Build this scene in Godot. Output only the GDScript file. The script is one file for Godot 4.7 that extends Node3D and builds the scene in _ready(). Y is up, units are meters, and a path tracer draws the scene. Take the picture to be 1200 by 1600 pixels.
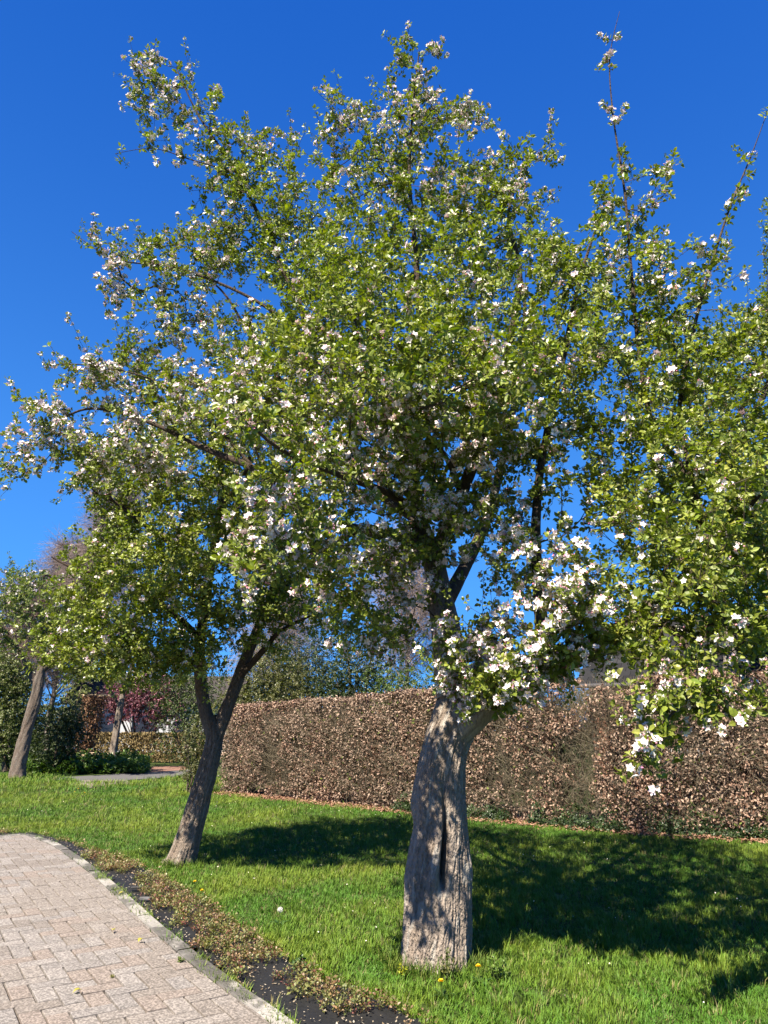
extends Node3D

# ---------------------------------------------------------------- helpers
const EYE := Vector3(0, 1.4, 0)
const FOCAL := 1109.0            # pixels of the 1200 x 1600 photograph
var PITCH := atan(335.0 / 1109.0)
var rng := RandomNumberGenerator.new()
var noise := FastNoiseLite.new()
var used := {}
var M := {}

func ray(px, py) -> Vector3:
	var x: float = (px - 600.0) / FOCAL
	var y: float = (800.0 - py) / FOCAL
	var f := Vector3(0, sin(PITCH), -cos(PITCH))
	var u := Vector3(0, cos(PITCH), sin(PITCH))
	return Vector3(1, 0, 0) * x + u * y + f

func at(px, py, depth) -> Vector3:           # a point seen at a pixel, depth metres ahead of the camera over the ground
	var d := ray(px, py)
	return EYE + d * (depth / -d.z)

func ground(px, py) -> Vector3:              # where the ground is seen at a pixel
	var d := ray(px, py)
	return EYE + d * (EYE.y / -d.y)

func rnd(a, b) -> float:
	return rng.randf_range(a, b)

func rdir() -> Vector3:
	var v := Vector3(rng.randfn(), rng.randfn(), rng.randfn())
	return v.normalized()

func rcol(a: Color, b: Color, jitter = 0.12) -> Color:
	var c := a.lerp(b, rng.randf())
	var k := rnd(1.0 - jitter, 1.0 + jitter)
	return Color(c.r * k, c.g * k, c.b * k)

func lin(r, g, b) -> Color:                  # a linear base colour for albedo_color
	return Color(r, g, b).linear_to_srgb()

func numbered(called: String) -> String:
	if not used.has(called):
		used[called] = 0
		return called
	used[called] += 1
	return "%s_%03d" % [called, used[called]]

func thing(called, label, category, where = Vector3.ZERO, group = "") -> Node3D:
	var o := Node3D.new()
	o.name = numbered(called)
	add_child(o)
	o.position = where
	o.set_meta("label", label)
	o.set_meta("category", category)
	if group != "": o.set_meta("group", group)
	return o

func part(called, mesh: Mesh, mat: Material, parent: Node3D, xf = Transform3D(), stuff = false) -> MeshInstance3D:
	var o := MeshInstance3D.new()
	o.name = called
	o.mesh = mesh
	if mat: o.material_override = mat
	parent.add_child(o, true)
	o.transform = xf
	if stuff: o.set_meta("kind", "stuff")
	return o

func setting(called, mesh, mat, parent: Node3D = self) -> MeshInstance3D:
	var o := part(called, mesh, mat, parent)
	if parent == self: o.set_meta("kind", "structure")
	return o

func many(called, mesh: Mesh, mat, parent: Node3D, xfs: Array, cols: Array) -> MultiMeshInstance3D:
	var mm := MultiMesh.new()
	mm.transform_format = MultiMesh.TRANSFORM_3D
	mm.use_colors = true
	mm.mesh = mesh
	mm.instance_count = xfs.size()
	var buf := PackedFloat32Array()
	buf.resize(xfs.size() * 16)
	var k := 0
	for n in xfs.size():
		var t: Transform3D = xfs[n]
		var c: Color = cols[n]
		buf[k] = t.basis.x.x; buf[k + 1] = t.basis.y.x; buf[k + 2] = t.basis.z.x; buf[k + 3] = t.origin.x
		buf[k + 4] = t.basis.x.y; buf[k + 5] = t.basis.y.y; buf[k + 6] = t.basis.z.y; buf[k + 7] = t.origin.y
		buf[k + 8] = t.basis.x.z; buf[k + 9] = t.basis.y.z; buf[k + 10] = t.basis.z.z; buf[k + 11] = t.origin.z
		buf[k + 12] = c.r; buf[k + 13] = c.g; buf[k + 14] = c.b; buf[k + 15] = 1.0
		k += 16
	mm.buffer = buf
	var o := MultiMeshInstance3D.new()
	o.name = called
	o.multimesh = mm
	o.material_override = mat
	o.set_meta("kind", "stuff")
	parent.add_child(o, true)
	return o

func basis_y(y: Vector3, spin: float, s: float) -> Basis:   # a basis whose y axis follows the given direction
	var up := y.normalized()
	var a := up.cross(Vector3(0.31, 0.17, 0.93)).normalized()
	var b := a.cross(up)
	var x := a * cos(spin) + b * sin(spin)
	var z := x.cross(up)
	return Basis(x * s, up * s, z * s)

class MB:                                    # collects triangles for one mesh
	var v := PackedVector3Array()
	var n := PackedVector3Array()
	var c := PackedColorArray()
	var ix := PackedInt32Array()
	var col := Color(1, 1, 1)
	func vert(p: Vector3, nn: Vector3) -> int:
		v.append(p); n.append(nn); c.append(col)
		return v.size() - 1
	func tri(a: Vector3, b: Vector3, d: Vector3) -> void:
		var nn := (d - a).cross(b - a).normalized()
		var k := v.size()
		for p in [a, b, d]:
			v.append(p); n.append(nn); c.append(col)
		ix.append(k); ix.append(k + 1); ix.append(k + 2)
	func quad(a, b, d, e) -> void:
		tri(a, b, d); tri(a, d, e)
	func box(lo: Vector3, hi: Vector3, bevel := 0.0) -> void:
		if bevel > 0.0:                      # top edges chamfered
			var y := hi.y - bevel
			var p := [Vector3(lo.x, y, lo.z), Vector3(hi.x, y, lo.z), Vector3(hi.x, y, hi.z), Vector3(lo.x, y, hi.z)]
			var t := [Vector3(lo.x + bevel, hi.y, lo.z + bevel), Vector3(hi.x - bevel, hi.y, lo.z + bevel), Vector3(hi.x - bevel, hi.y, hi.z - bevel), Vector3(lo.x + bevel, hi.y, hi.z - bevel)]
			var q := [Vector3(lo.x, lo.y, lo.z), Vector3(hi.x, lo.y, lo.z), Vector3(hi.x, lo.y, hi.z), Vector3(lo.x, lo.y, hi.z)]
			quad(t[0], t[1], t[2], t[3])
			for k in 4:
				var m := (k + 1) % 4
				quad(p[k], p[m], t[m], t[k])
				quad(q[k], q[m], p[m], p[k])
			return
		var a := Vector3(lo.x, lo.y, lo.z); var b := Vector3(hi.x, lo.y, lo.z); var d := Vector3(hi.x, lo.y, hi.z); var e := Vector3(lo.x, lo.y, hi.z)
		var up := Vector3(0, hi.y - lo.y, 0)
		quad(a + up, b + up, d + up, e + up)
		quad(a, e, d, b)
		quad(a, b, b + up, a + up); quad(b, d, d + up, b + up); quad(d, e, e + up, d + up); quad(e, a, a + up, e + up)
	func tube(pts: PackedVector3Array, rad: PackedFloat32Array, sides: int) -> void:
		var cnt := pts.size()
		if cnt < 2: return
		var side := Vector3.ZERO
		var base := v.size()
		for k in cnt:
			var d: Vector3
			if k == 0: d = pts[1] - pts[0]
			elif k == cnt - 1: d = pts[k] - pts[k - 1]
			else: d = pts[k + 1] - pts[k - 1]
			d = d.normalized()
			if side == Vector3.ZERO:
				side = d.cross(Vector3(0.37, 0.21, 0.9)).normalized()
			side = (side - d * side.dot(d)).normalized()
			var other := d.cross(side)
			for s in sides:
				var a := TAU * s / sides
				var o := side * cos(a) + other * sin(a)
				v.append(pts[k] + o * rad[k]); n.append(o); c.append(col)
		for k in cnt - 1:
			for s in sides:
				var s2 := (s + 1) % sides
				var i0 := base + k * sides + s
				var i1 := base + k * sides + s2
				var i2 := i0 + sides
				var i3 := i1 + sides
				ix.append(i0); ix.append(i2); ix.append(i1)
				ix.append(i1); ix.append(i2); ix.append(i3)
	func mesh() -> ArrayMesh:
		var arr := []
		arr.resize(Mesh.ARRAY_MAX)
		arr[Mesh.ARRAY_VERTEX] = v
		arr[Mesh.ARRAY_NORMAL] = n
		arr[Mesh.ARRAY_COLOR] = c
		arr[Mesh.ARRAY_INDEX] = ix
		var m := ArrayMesh.new()
		m.add_surface_from_arrays(Mesh.PRIMITIVE_TRIANGLES, arr)
		return m

func smooth_normals(b: MB) -> void:
	for k in b.n.size(): b.n[k] = Vector3.ZERO
	for t in range(0, b.ix.size(), 3):
		var i := b.ix[t]; var j := b.ix[t + 1]; var k := b.ix[t + 2]
		var nn := (b.v[k] - b.v[i]).cross(b.v[j] - b.v[i])
		b.n[i] += nn; b.n[j] += nn; b.n[k] += nn
	for k in b.n.size(): b.n[k] = b.n[k].normalized()

func spline(pts: Array, step: float) -> Array:               # [Vector3 + radius] control points -> evenly spaced samples
	var out := []
	for k in pts.size() - 1:
		var a = pts[max(k - 1, 0)]; var b = pts[k]; var c = pts[k + 1]; var d = pts[min(k + 2, pts.size() - 1)]
		var L: float = (c[0] - b[0]).length()
		var m: int = max(1, int(round(L / step)))
		for i in m:
			var t := float(i) / m
			var p: Vector3 = (b[0] as Vector3).cubic_interpolate(c[0], a[0], d[0], t)
			out.append([p, lerpf(b[1], c[1], t)])
	out.append(pts[-1])
	return out

# ---------------------------------------------------------------- small shared meshes
func add_leaf(b: MB, o: Vector3, dir: Vector3, nrm: Vector3, L: float, W: float, fold: float, curl: float) -> void:
	var d := dir.normalized()
	var side := d.cross(nrm).normalized()
	var up := side.cross(d)
	var m1 := o + d * L * 0.36 + up * curl * L * 0.12
	var m2 := o + d * L * 0.70 + up * curl * L * 0.10
	var tip := o + d * L - up * curl * L * 0.12
	var l1 := m1 + side * W * 0.5 + up * fold * W
	var r1 := m1 - side * W * 0.5 + up * fold * W
	var l2 := m2 + side * W * 0.42 + up * fold * W * 0.8
	var r2 := m2 - side * W * 0.42 + up * fold * W * 0.8
	b.tri(o, l1, m1); b.tri(o, m1, r1)
	b.quad(l1, l2, m2, m1); b.quad(m1, m2, r2, r1)
	b.tri(l2, tip, m2); b.tri(m2, tip, r2)

func leaf_cluster(count: int, size: float, spread: float) -> ArrayMesh:   # a spur with its rosette of leaves
	var b := MB.new()
	b.col = Color(0.45, 0.35, 0.25)
	b.tube(PackedVector3Array([Vector3(0, -0.012, 0), Vector3(0, 0.012, 0)]), PackedFloat32Array([0.0022, 0.0018]), 3)
	var a0 := rnd(0, TAU)
	for k in count:
		var a := a0 + k * 2.4 + rnd(-0.35, 0.35)
		var lift := rnd(0.15, 1.0) * spread
		var out := Vector3(cos(a), lift, sin(a)).normalized()
		var o := Vector3(0, 0.004 + 0.004 * k, 0)
		var stem := o + out * rnd(0.008, 0.02)
		b.col = Color(0.7, 0.75, 0.5)
		var w := Vector3(-out.z, 0, out.x).normalized() * 0.0011
		b.tri(o - w, stem, o + w)
		var g := rnd(0.72, 1.28)
		b.col = Color(g * rnd(0.85, 1.2), g, g * rnd(0.8, 1.25))
		var nn := (Vector3(0, 1, 0) + rdir() * 0.45).normalized()
		var L := size * rnd(0.5, 1.3)
		add_leaf(b, stem, (out + rdir() * 0.18), nn, L, L * rnd(0.52, 0.66), rnd(0.06, 0.24), rnd(-0.3, 1.0))
	return b.mesh()

func add_flower(b: MB, o: Vector3, axis: Vector3, R: float, pink: float) -> void:
	var ax := axis.normalized()
	var u := ax.cross(Vector3(0.2, 0.4, 0.9)).normalized()
	var w := ax.cross(u)
	var a0 := rnd(0, TAU)
	var cup := rnd(0.15, 0.7)
	for k in 5:
		var a := a0 + TAU * k / 5.0 + rnd(-0.12, 0.12)
		var d := u * cos(a) + w * sin(a)
		var s := u * -sin(a) + w * cos(a)
		var p0 := o + d * R * 0.08
		var mid := o + d * R * 0.55 + ax * R * cup * 0.35
		var l := mid + s * R * 0.36 + ax * R * 0.10
		var r := mid - s * R * 0.36 + ax * R * 0.10
		var e := o + d * R * rnd(0.95, 1.08) + ax * R * cup * 0.8
		var g := rnd(0.94, 1.0)
		b.col = Color(0.80 * g, (0.78 - pink * 0.28) * g, (0.77 - pink * 0.20) * g)
		b.tri(p0, l, mid); b.tri(p0, mid, r)
		b.tri(l, e, mid); b.tri(mid, e, r)
	b.col = Color(0.62, 0.52, 0.14)
	var c := o + ax * R * 0.22
	for k in 3:
		var a1 := TAU * k / 3.0; var a2 := TAU * (k + 1) / 3.0
		b.tri(c, o + (u * cos(a1) + w * sin(a1)) * R * 0.16, o + (u * cos(a2) + w * sin(a2)) * R * 0.16)

func add_bud(b: MB, o: Vector3, axis: Vector3, R: float) -> void:
	var ax := axis.normalized()
	var u := ax.cross(Vector3(0.2, 0.4, 0.9)).normalized()
	var w := ax.cross(u)
	var ring := []
	for k in 5: ring.append(o + ax * R * 1.1 + (u * cos(TAU * k / 5.0) + w * sin(TAU * k / 5.0)) * R)
	b.col = Color(0.66, rnd(0.22, 0.44), rnd(0.30, 0.46))
	for k in 5:
		b.tri(ring[k], o + ax * R * 2.4, ring[(k + 1) % 5])
		b.tri(ring[(k + 1) % 5], o, ring[k])

func blossom_cluster(flowers: int, buds: int) -> ArrayMesh:
	var b := MB.new()
	var pink := rnd(0.0, 0.45)
	for k in flowers + buds:
		var d := (Vector3(0, 0.9, 0) + rdir() * 0.95).normalized()
		var L := rnd(0.014, 0.036)
		var o := Vector3(0, 0.012, 0)
		b.col = Color(0.16, 0.26, 0.06)
		var s := d.cross(Vector3(0.3, 0.5, 0.8)).normalized() * 0.0012
		b.tri(o - s, o + d * L, o + s)
		if k < flowers: add_flower(b, o + d * L, (d + rdir() * 0.35), rnd(0.020, 0.027), pink * rnd(0.2, 1.2))
		else: add_bud(b, o + d * L, d, rnd(0.005, 0.0075))
	return b.mesh()

func grass_tuft(blades: int, h: float, spread: float) -> ArrayMesh:
	var b := MB.new()
	for k in blades:
		var o := Vector3(rnd(-spread, spread), -0.004, rnd(-spread, spread))
		var a := rnd(0, TAU)
		var lean := Vector3(cos(a), 0, sin(a)) * rnd(0.1, 0.75)
		var H := h * rnd(0.55, 1.15)
		var s := Vector3(-sin(a + rnd(-1, 1)), 0, cos(a)).normalized() * rnd(0.0016, 0.0028)
		var m := o + Vector3(0, H * 0.6, 0) + lean * H * 0.35
		var t := o + Vector3(0, H * 0.95, 0) + lean * H
		var g := rnd(0.7, 1.25)
		b.col = Color(g * rnd(0.85, 1.2), g, g)
		b.quad(o - s, m - s * 0.85, m + s * 0.85, o + s)
		b.tri(m - s * 0.85, t, m + s * 0.85)
	return b.mesh()

func dry_leaf() -> ArrayMesh:
	var b := MB.new()
	add_leaf(b, Vector3(0, 0, 0), Vector3(0, 1, 0.1), Vector3(0, 0, 1), 1.0, rnd(0.48, 0.62), rnd(0.1, 0.32), rnd(-1.2, 1.6))
	return b.mesh()

func twig_mesh(bend: float, forks: int) -> ArrayMesh:            # a thin bare twig one metre long
	var b := MB.new()
	var pts := PackedVector3Array(); var rad := PackedFloat32Array()
	for k in 6:
		var t := k / 5.0
		pts.append(Vector3(sin(t * 3.0) * bend, t, cos(t * 2.3 + 1.0) * bend * 0.6)); rad.append(lerpf(0.006, 0.0025, t))
	b.tube(pts, rad, 3)
	for f in forks:
		var i := 1 + f % 4
		var d := (Vector3(0, 1.0, 0) + rdir() * 0.9).normalized() * rnd(0.2, 0.45)
		b.tube(PackedVector3Array([pts[i], pts[i] + d * 0.5 + rdir() * 0.02, pts[i] + d]), PackedFloat32Array([0.0038, 0.003, 0.002]), 3)
	return b.mesh()

# ---------------------------------------------------------------- materials
func noise_tex(freq: float, octaves: int, ramp: Array, normal := false, bump := 2.0, size := 512, kind := FastNoiseLite.TYPE_SIMPLEX_SMOOTH, sd := 1) -> NoiseTexture2D:
	var f := FastNoiseLite.new()
	f.seed = sd
	f.noise_type = kind
	f.frequency = freq
	f.fractal_octaves = octaves
	var t := NoiseTexture2D.new()
	t.width = size; t.height = size
	t.seamless = true
	t.noise = f
	if normal:
		t.as_normal_map = true
		t.bump_strength = bump
	elif ramp.size() > 0:
		var g := Gradient.new()
		var offs := PackedFloat32Array(); var cols := PackedColorArray()
		for r in ramp:
			offs.append(r[0]); cols.append(r[1])
		g.offsets = offs; g.colors = cols
		t.color_ramp = g
	return t

func plain(rough := 0.8, back := Color(0, 0, 0), spec := 0.5) -> StandardMaterial3D:   # takes its colour from the vertices
	var m := StandardMaterial3D.new()
	m.vertex_color_use_as_albedo = true
	m.roughness = rough
	m.metallic_specular = spec
	m.cull_mode = BaseMaterial3D.CULL_DISABLED
	if back != Color(0, 0, 0):
		m.backlight_enabled = true
		m.backlight = back
	return m

func textured(albedo: Texture2D, nrm: Texture2D, scale: float, rough := 0.9, nscale := 1.0) -> StandardMaterial3D:
	var m := StandardMaterial3D.new()
	m.vertex_color_use_as_albedo = true
	m.albedo_texture = albedo
	m.uv1_triplanar = true
	m.uv1_world_triplanar = true
	m.uv1_scale = Vector3.ONE * scale
	m.roughness = rough
	m.metallic_specular = 0.3
	m.cull_mode = BaseMaterial3D.CULL_DISABLED
	if nrm:
		m.normal_enabled = true
		m.normal_texture = nrm
		m.normal_scale = nscale
	return m

func grey(v) -> Color:
	return Color(v, v, v).linear_to_srgb()

func make_materials() -> void:
	M.leaf = plain(0.42, Color(0.8, 0.85, 0.2), 0.5)
	M.petal = plain(0.7, Color(0.5, 0.46, 0.46), 0.3)
	M.dry = plain(0.75, Color(0.3, 0.2, 0.12), 0.3)
	M.grass = plain(0.55, Color(0.45, 0.6, 0.15), 0.35)
	M.plain = plain(0.85)
	M.twig = plain(0.9, Color(0, 0, 0), 0.2)
	M.bark = textured(noise_tex(0.02, 5, [[0.0, grey(0.45)], [0.4, grey(0.8)], [0.55, grey(1.0)], [1.0, grey(1.0)]]), noise_tex(0.035, 5, [], true, 16.0), 2.6, 0.95, 1.0)
	M.bark.uv1_scale = Vector3(4.0, 1.6, 4.0)
	M.soil = textured(noise_tex(0.03, 5, [[0.0, grey(0.5)], [1.0, grey(1.0)]]), noise_tex(0.05, 5, [], true, 6.0), 2.0)
	M.lawn = textured(noise_tex(0.012, 5, [[0.0, Color(0.72, 0.78, 0.6)], [0.5, Color(0.9, 0.92, 0.85)], [1.0, Color(1, 1, 1)]]), noise_tex(0.08, 4, [], true, 6.0), 0.35)
	M.paver = textured(noise_tex(0.11, 4, [[0.0, grey(0.35)], [0.4, grey(0.55)], [0.5, grey(0.66)], [0.58, grey(0.9)], [0.7, grey(1.0)], [1.0, grey(1.0)]], false, 0, 512, FastNoiseLite.TYPE_VALUE, 5), noise_tex(0.12, 4, [], true, 5.0, 512, FastNoiseLite.TYPE_VALUE, 6), 2.4, 0.92, 0.7)
	M.kerb = textured(noise_tex(0.006, 5, [[0.0, grey(0.20)], [0.55, grey(0.32)], [0.62, grey(0.70)], [1.0, grey(0.9)]], false, 0, 512, FastNoiseLite.TYPE_SIMPLEX, 9), noise_tex(0.15, 4, [], true, 3.0), 0.33, 0.9, 0.6)
	M.membrane = textured(noise_tex(0.05, 4, [[0.0, grey(0.6)], [1.0, grey(1.0)]]), noise_tex(0.02, 4, [], true, 5.0), 1.5, 0.6, 0.8)
	M.asphalt = textured(noise_tex(0.2, 3, [[0.0, grey(0.6)], [1.0, grey(1.0)]]), null, 1.0)
	M.wall = textured(noise_tex(0.03, 5, [[0.0, grey(0.75)], [1.0, grey(1.0)]]), null, 0.7)
	M.slate = textured(noise_tex(0.03, 4, [[0.0, grey(0.6)], [1.0, grey(1.0)]]), noise_tex(0.05, 4, [], true, 2.0), 2.0, 0.85, 0.5)
	M.slate.metallic_specular = 0.12
	M.glass = StandardMaterial3D.new()
	M.glass.transparency = BaseMaterial3D.TRANSPARENCY_ALPHA
	M.glass.albedo_color = Color(0.05, 0.07, 0.09, 0.55)
	M.glass.roughness = 0.05

# ---------------------------------------------------------------- trees
func px_limb(rows: Array) -> Array:           # rows of [pixel x, pixel y, depth, radius]
	var out := []
	for r in rows: out.append([at(r[0], r[1], r[2]), r[3]])
	return out

# One continuous bark surface round a bent axis: ribs, lumps, a flared foot and, where asked for, a deep cleft.
func bark_tube(ctrl: Array, sides: int, step: float, rib: float, flare: float, sd: float, cleft := {}, tint := Color(1, 1, 1)) -> ArrayMesh:
	var s := spline(ctrl, step)
	var b := MB.new()
	var cnt := s.size()
	var side := Vector3(1, 0, 0)
	var y0: float = s[0][0].y
	for k in cnt:
		var p: Vector3 = s[k][0]
		var r: float = s[k][1]
		var d: Vector3
		if k == 0: d = s[1][0] - p
		elif k == cnt - 1: d = p - s[k - 1][0]
		else: d = s[k + 1][0] - s[k - 1][0]
		d = d.normalized()
		side = (side - d * side.dot(d)).normalized()
		var other := side.cross(d)            # points to the viewer for an upright trunk
		var h := p.y - y0
		for q in sides:
			var a := TAU * q / sides
			var tw := a + h * 0.35
			var cx := cos(tw); var cz := sin(tw)
			var f := 1.0
			var crack := absf(noise.get_noise_3d(cx * 330.0 + sd, h * 95.0, cz * 330.0))
			f += rib * 1.15 * (minf(crack * 3.2, 0.6) - 0.4)
			f += rib * 0.6 * noise.get_noise_3d(cx * 620.0, h * 420.0 + sd, cz * 620.0)
			f += rib * 2.3 * noise.get_noise_3d(cx * 34.0, h * 40.0, cz * 34.0 + sd)
			f += rib * 0.9 * noise.get_noise_3d(cx * 95.0 + 40.0, h * 60.0, cz * 95.0 + sd)
			if flare > 0.0:
				f += flare * exp(-maxf(h, 0.0) / 0.11) * (0.65 + 0.5 * sin(a * 5.0 + sd) + 0.3 * sin(a * 3.0 - 1.0))
			if cleft.has("a"):
				var mid: float = cleft.a + (h - cleft.low) * cleft.lean
				var da := wrapf(a - mid, -PI, PI)
				var t: float = (h - cleft.low) / (cleft.high - cleft.low)
				if t > -0.35 and t < 1.35:
					var along := smoothstep(-0.05, 0.16, t) * (1.0 - smoothstep(0.42, 1.0, t) * 0.80) * (1.0 - smoothstep(0.98, 1.3, t))
					var w: float = cleft.width * (1.0 if t < 0.25 else lerpf(1.0, 0.6, clampf((t - 0.25) / 0.6, 0, 1)))
					f -= along * 0.62 * exp(-pow(da / w, 4.0))
					f += along * 0.07 * exp(-pow((absf(da) - w * 2.3) / (w * 1.3), 2.0))
					f -= 0.10 * smoothstep(-0.35, 0.1, t) * (1.0 - smoothstep(1.0, 1.35, t)) * exp(-pow(da / (w * 3.0), 2.0))
			for bp in cleft.get("bump", []):
				f += bp[2] * exp(-pow(wrapf(a - bp[0], -PI, PI) / 0.36, 2.0) - pow((h - bp[1]) / 0.085, 2.0))
			var o := side * cos(a) + other * sin(a)
			var g := 0.5 + 0.5 * noise.get_noise_3d(cx * 45.0 + 7.0, h * 35.0, cz * 45.0 + 90.0)
			var lich := smoothstep(0.18, 0.42, noise.get_noise_3d(cx * 140.0 + 50.0, h * 170.0, cz * 140.0))
			var c := Color(0.235, 0.185, 0.145).lerp(Color(0.380, 0.325, 0.275), g).lerp(Color(0.45, 0.43, 0.385), lich * 0.6)
			c = c.lerp(Color(0.085, 0.064, 0.050), 1.0 - smoothstep(0.02, 0.135, r))   # young wood is dark brown, old bark pale grey
			b.col = Color(c.r * tint.r, c.g * tint.g, c.b * tint.b)
			b.vert(p + o * r * f, o)
	for k in cnt - 1:
		for q in sides:
			var q2 := (q + 1) % sides
			var i0 := k * sides + q; var i1 := k * sides + q2
			b.ix.append_array(PackedInt32Array([i0, i1, i0 + sides, i1, i1 + sides, i0 + sides]))
	smooth_normals(b)
	return b.mesh()

# opts: trunk, limbs (arrays of [point, radius]), clouds of [px, py, rx, ry, depth, half depth, count, blossom share]
func fruit_tree(root: Node3D, o: Dictionary) -> void:
	var pos := PackedVector3Array(); var dir := PackedVector3Array(); var par := PackedInt32Array()
	var fix := PackedFloat32Array(); var free := PackedByteArray()
	var org := root.position
	part("trunk", bark_tube(o.trunk, o.sides, o.step, o.rib, o.flare, o.seed, o.get("cleft", {}), o.get("tint", Color(1, 1, 1))), M.bark, root, Transform3D(Basis(), -org))
	var lines := [o.trunk]
	lines.append_array(o.limbs)
	for li in lines.size():
		var s := spline(lines[li], 0.09)
		var first := pos.size()
		for k in s.size():
			var p: Vector3 = s[k][0]
			var pr := pos.size() - 1
			if k == 0:
				pr = -1
				var best := 1e9
				for q in first:
					var dd := pos[q].distance_squared_to(p)
					if dd < best: best = dd; pr = q
			var d: Vector3 = (s[min(k + 1, s.size() - 1)][0] - s[max(k - 1, 0)][0]).normalized()
			pos.append(p); dir.append(d); par.append(pr); fix.append(s[k][1])
			free.append(0 if li == 0 or s[k][1] > o.get("bare", 0.1) else 1)
		if li > 0:
			var r0: float = lines[li][0][1]
			var ls := 40 if r0 > 0.08 else (14 if r0 > 0.03 else 7)
			part("limb", bark_tube(lines[li], ls, 0.03 if r0 > 0.03 else 0.06, o.rib * (0.9 if r0 > 0.03 else 0.4), 0.0, o.seed + li * 13.0, {}, o.get("tint", Color(1, 1, 1))), M.bark, root, Transform3D(Basis(), -org))
	# branch tips, nearest to the limbs first
	var tips := []
	var skeleton := pos.size()
	for c in o.clouds:
		for k in int(c[6] * o.get("more", 1.0) * (0.66 if c[6] <= 16 else 1.08) * (0.88 if c[1] < 420 and c[0] > 480 else 1.0)):
			var q := Vector3.ZERO
			while true:
				q = Vector3(rnd(-1, 1), rnd(-1, 1), rnd(-1, 1))
				if q.length_squared() <= 1.0 and q.length_squared() > 0.08: break
			var t := at(c[0] + q.x * c[2], c[1] + q.y * c[3], c[4] + q.z * c[5])
			if t.y < 0.5: continue
			var best := 1e9
			for i in range(0, skeleton, 2):
				best = minf(best, pos[i].distance_squared_to(t))
			tips.append([best, t, c[7]])
	tips.sort_custom(func(x, y): return x[0] < y[0])
	var chains := []
	for tp in tips:
		var t: Vector3 = tp[1]
		var best := 1e9; var bi := -1
		for i in pos.size():
			if free[i] == 0: continue
			var d := t - pos[i]
			var L2 := d.length_squared()
			if L2 >= best: continue
			var L := sqrt(L2)
			var f := 1.0 + 0.75 * (1.0 - d.dot(dir[i]) / maxf(L, 0.001))
			var cost := L2 * f * f
			if cost < best: best = cost; bi = i
		if bi < 0: continue
		var p0 := pos[bi]
		var d := t - p0
		var L := d.length()
		if L < 0.06: continue
		var dn := d / L
		var t0 := (dir[bi] * 0.7 + dn + rdir() * 0.2).normalized()
		var t1 := (dn + Vector3(0, o.get("lift", 0.45), 0) + rdir() * 0.35).normalized()
		var c1 := p0 + t0 * L * 0.36
		var c2 := t - t1 * L * 0.34
		var steps := maxi(2, int(L / 0.085))
		var chain := [bi]
		var last := p0
		for k in steps:
			var u := float(k + 1) / steps
			var p := p0.bezier_interpolate(c1, c2, t, u) + rdir() * 0.014
			chain.append(pos.size())
			pos.append(p); dir.append((p - last).normalized()); par.append(chain[-2]); fix.append(0.0); free.append(1)
			last = p
		chains.append([chain, tp[2]])
	# thickness from what each branch carries
	var area := PackedFloat32Array(); area.resize(pos.size())
	var r0: float = o.get("tip", 0.0022)
	for i in range(pos.size() - 1, -1, -1):
		area[i] += r0 * r0 * 0.16
		if fix[i] == 0.0 and area[i] < r0 * r0: area[i] = r0 * r0
		if par[i] >= 0: area[par[i]] += area[i]
	var rad := PackedFloat32Array(); rad.resize(pos.size())
	for i in pos.size(): rad[i] = fix[i] if fix[i] > 0.0 else minf(sqrt(area[i]) * 0.85, 0.04)
	var b := MB.new()
	var spots := []                           # [transform, blossom share]
	var sc: float = o.get("scale", 1.0)
	for ch in chains:
		var pts := PackedVector3Array(); var rr := PackedFloat32Array()
		var big := 0.0
		for j in ch[0].size():
			var i: int = ch[0][j]
			pts.append(pos[i])
			rr.append(rad[i] if j > 0 else minf(rad[i], rad[ch[0][1]]))
			if j > 0: big = maxf(big, rad[i])
		var cc := Color(0.055, 0.042, 0.035).lerp(Color(0.12, 0.10, 0.08), rng.randf())
		b.col = cc
		b.tube(pts, rr, 7 if big > 0.014 else (5 if big > 0.007 else 3))
		for j in range(1, ch[0].size()):
			var i: int = ch[0][j]
			if rad[i] > 0.016: continue
			var last_one: bool = j == ch[0].size() - 1
			var count := 2 if rng.randf() < o.get("dense", 0.35) else 1
			if rng.randf() < o.get("skip", 0.12): count = 0
			if last_one: count = 2
			for k in count:
				var out := (rdir() - dir[i] * 0.2).normalized()
				var y := (out * 0.8 + Vector3(0, 0.55, 0) + dir[i] * (0.9 if last_one else 0.25)).normalized()
				spots.append([Transform3D(basis_y(y, rnd(0, TAU), rnd(0.75, 1.2) * sc), pos[i] + out * rad[i] + rdir() * 0.012), ch[1]])
			if rng.randf() < o.get("twigs", 0.34):
				var td := (rdir() + dir[i] * 0.7 + Vector3(0, 0.35, 0)).normalized()
				var TL := rnd(0.07, 0.24) * sc
				var bendv := rdir() * TL * 0.12
				var e := pos[i] + td * TL
				b.tube(PackedVector3Array([pos[i], pos[i] + td * TL * 0.5 + bendv, e]), PackedFloat32Array([r0 * 1.1, r0 * 0.9, r0 * 0.6]), 3)
				var nn := 1 + int(TL / (0.075 * sc))
				for k in nn:
					var u := (k + 1.0) / nn
					var q := pos[i] + td * TL * u + bendv * (1.0 - absf(u - 0.5) * 2.0)
					var y := (rdir() * 0.8 + td * (0.4 + u * 0.6) + Vector3(0, 0.5, 0)).normalized()
					spots.append([Transform3D(basis_y(y, rnd(0, TAU), rnd(0.7, 1.15) * sc), q + rdir() * 0.008), ch[1]])
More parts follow.
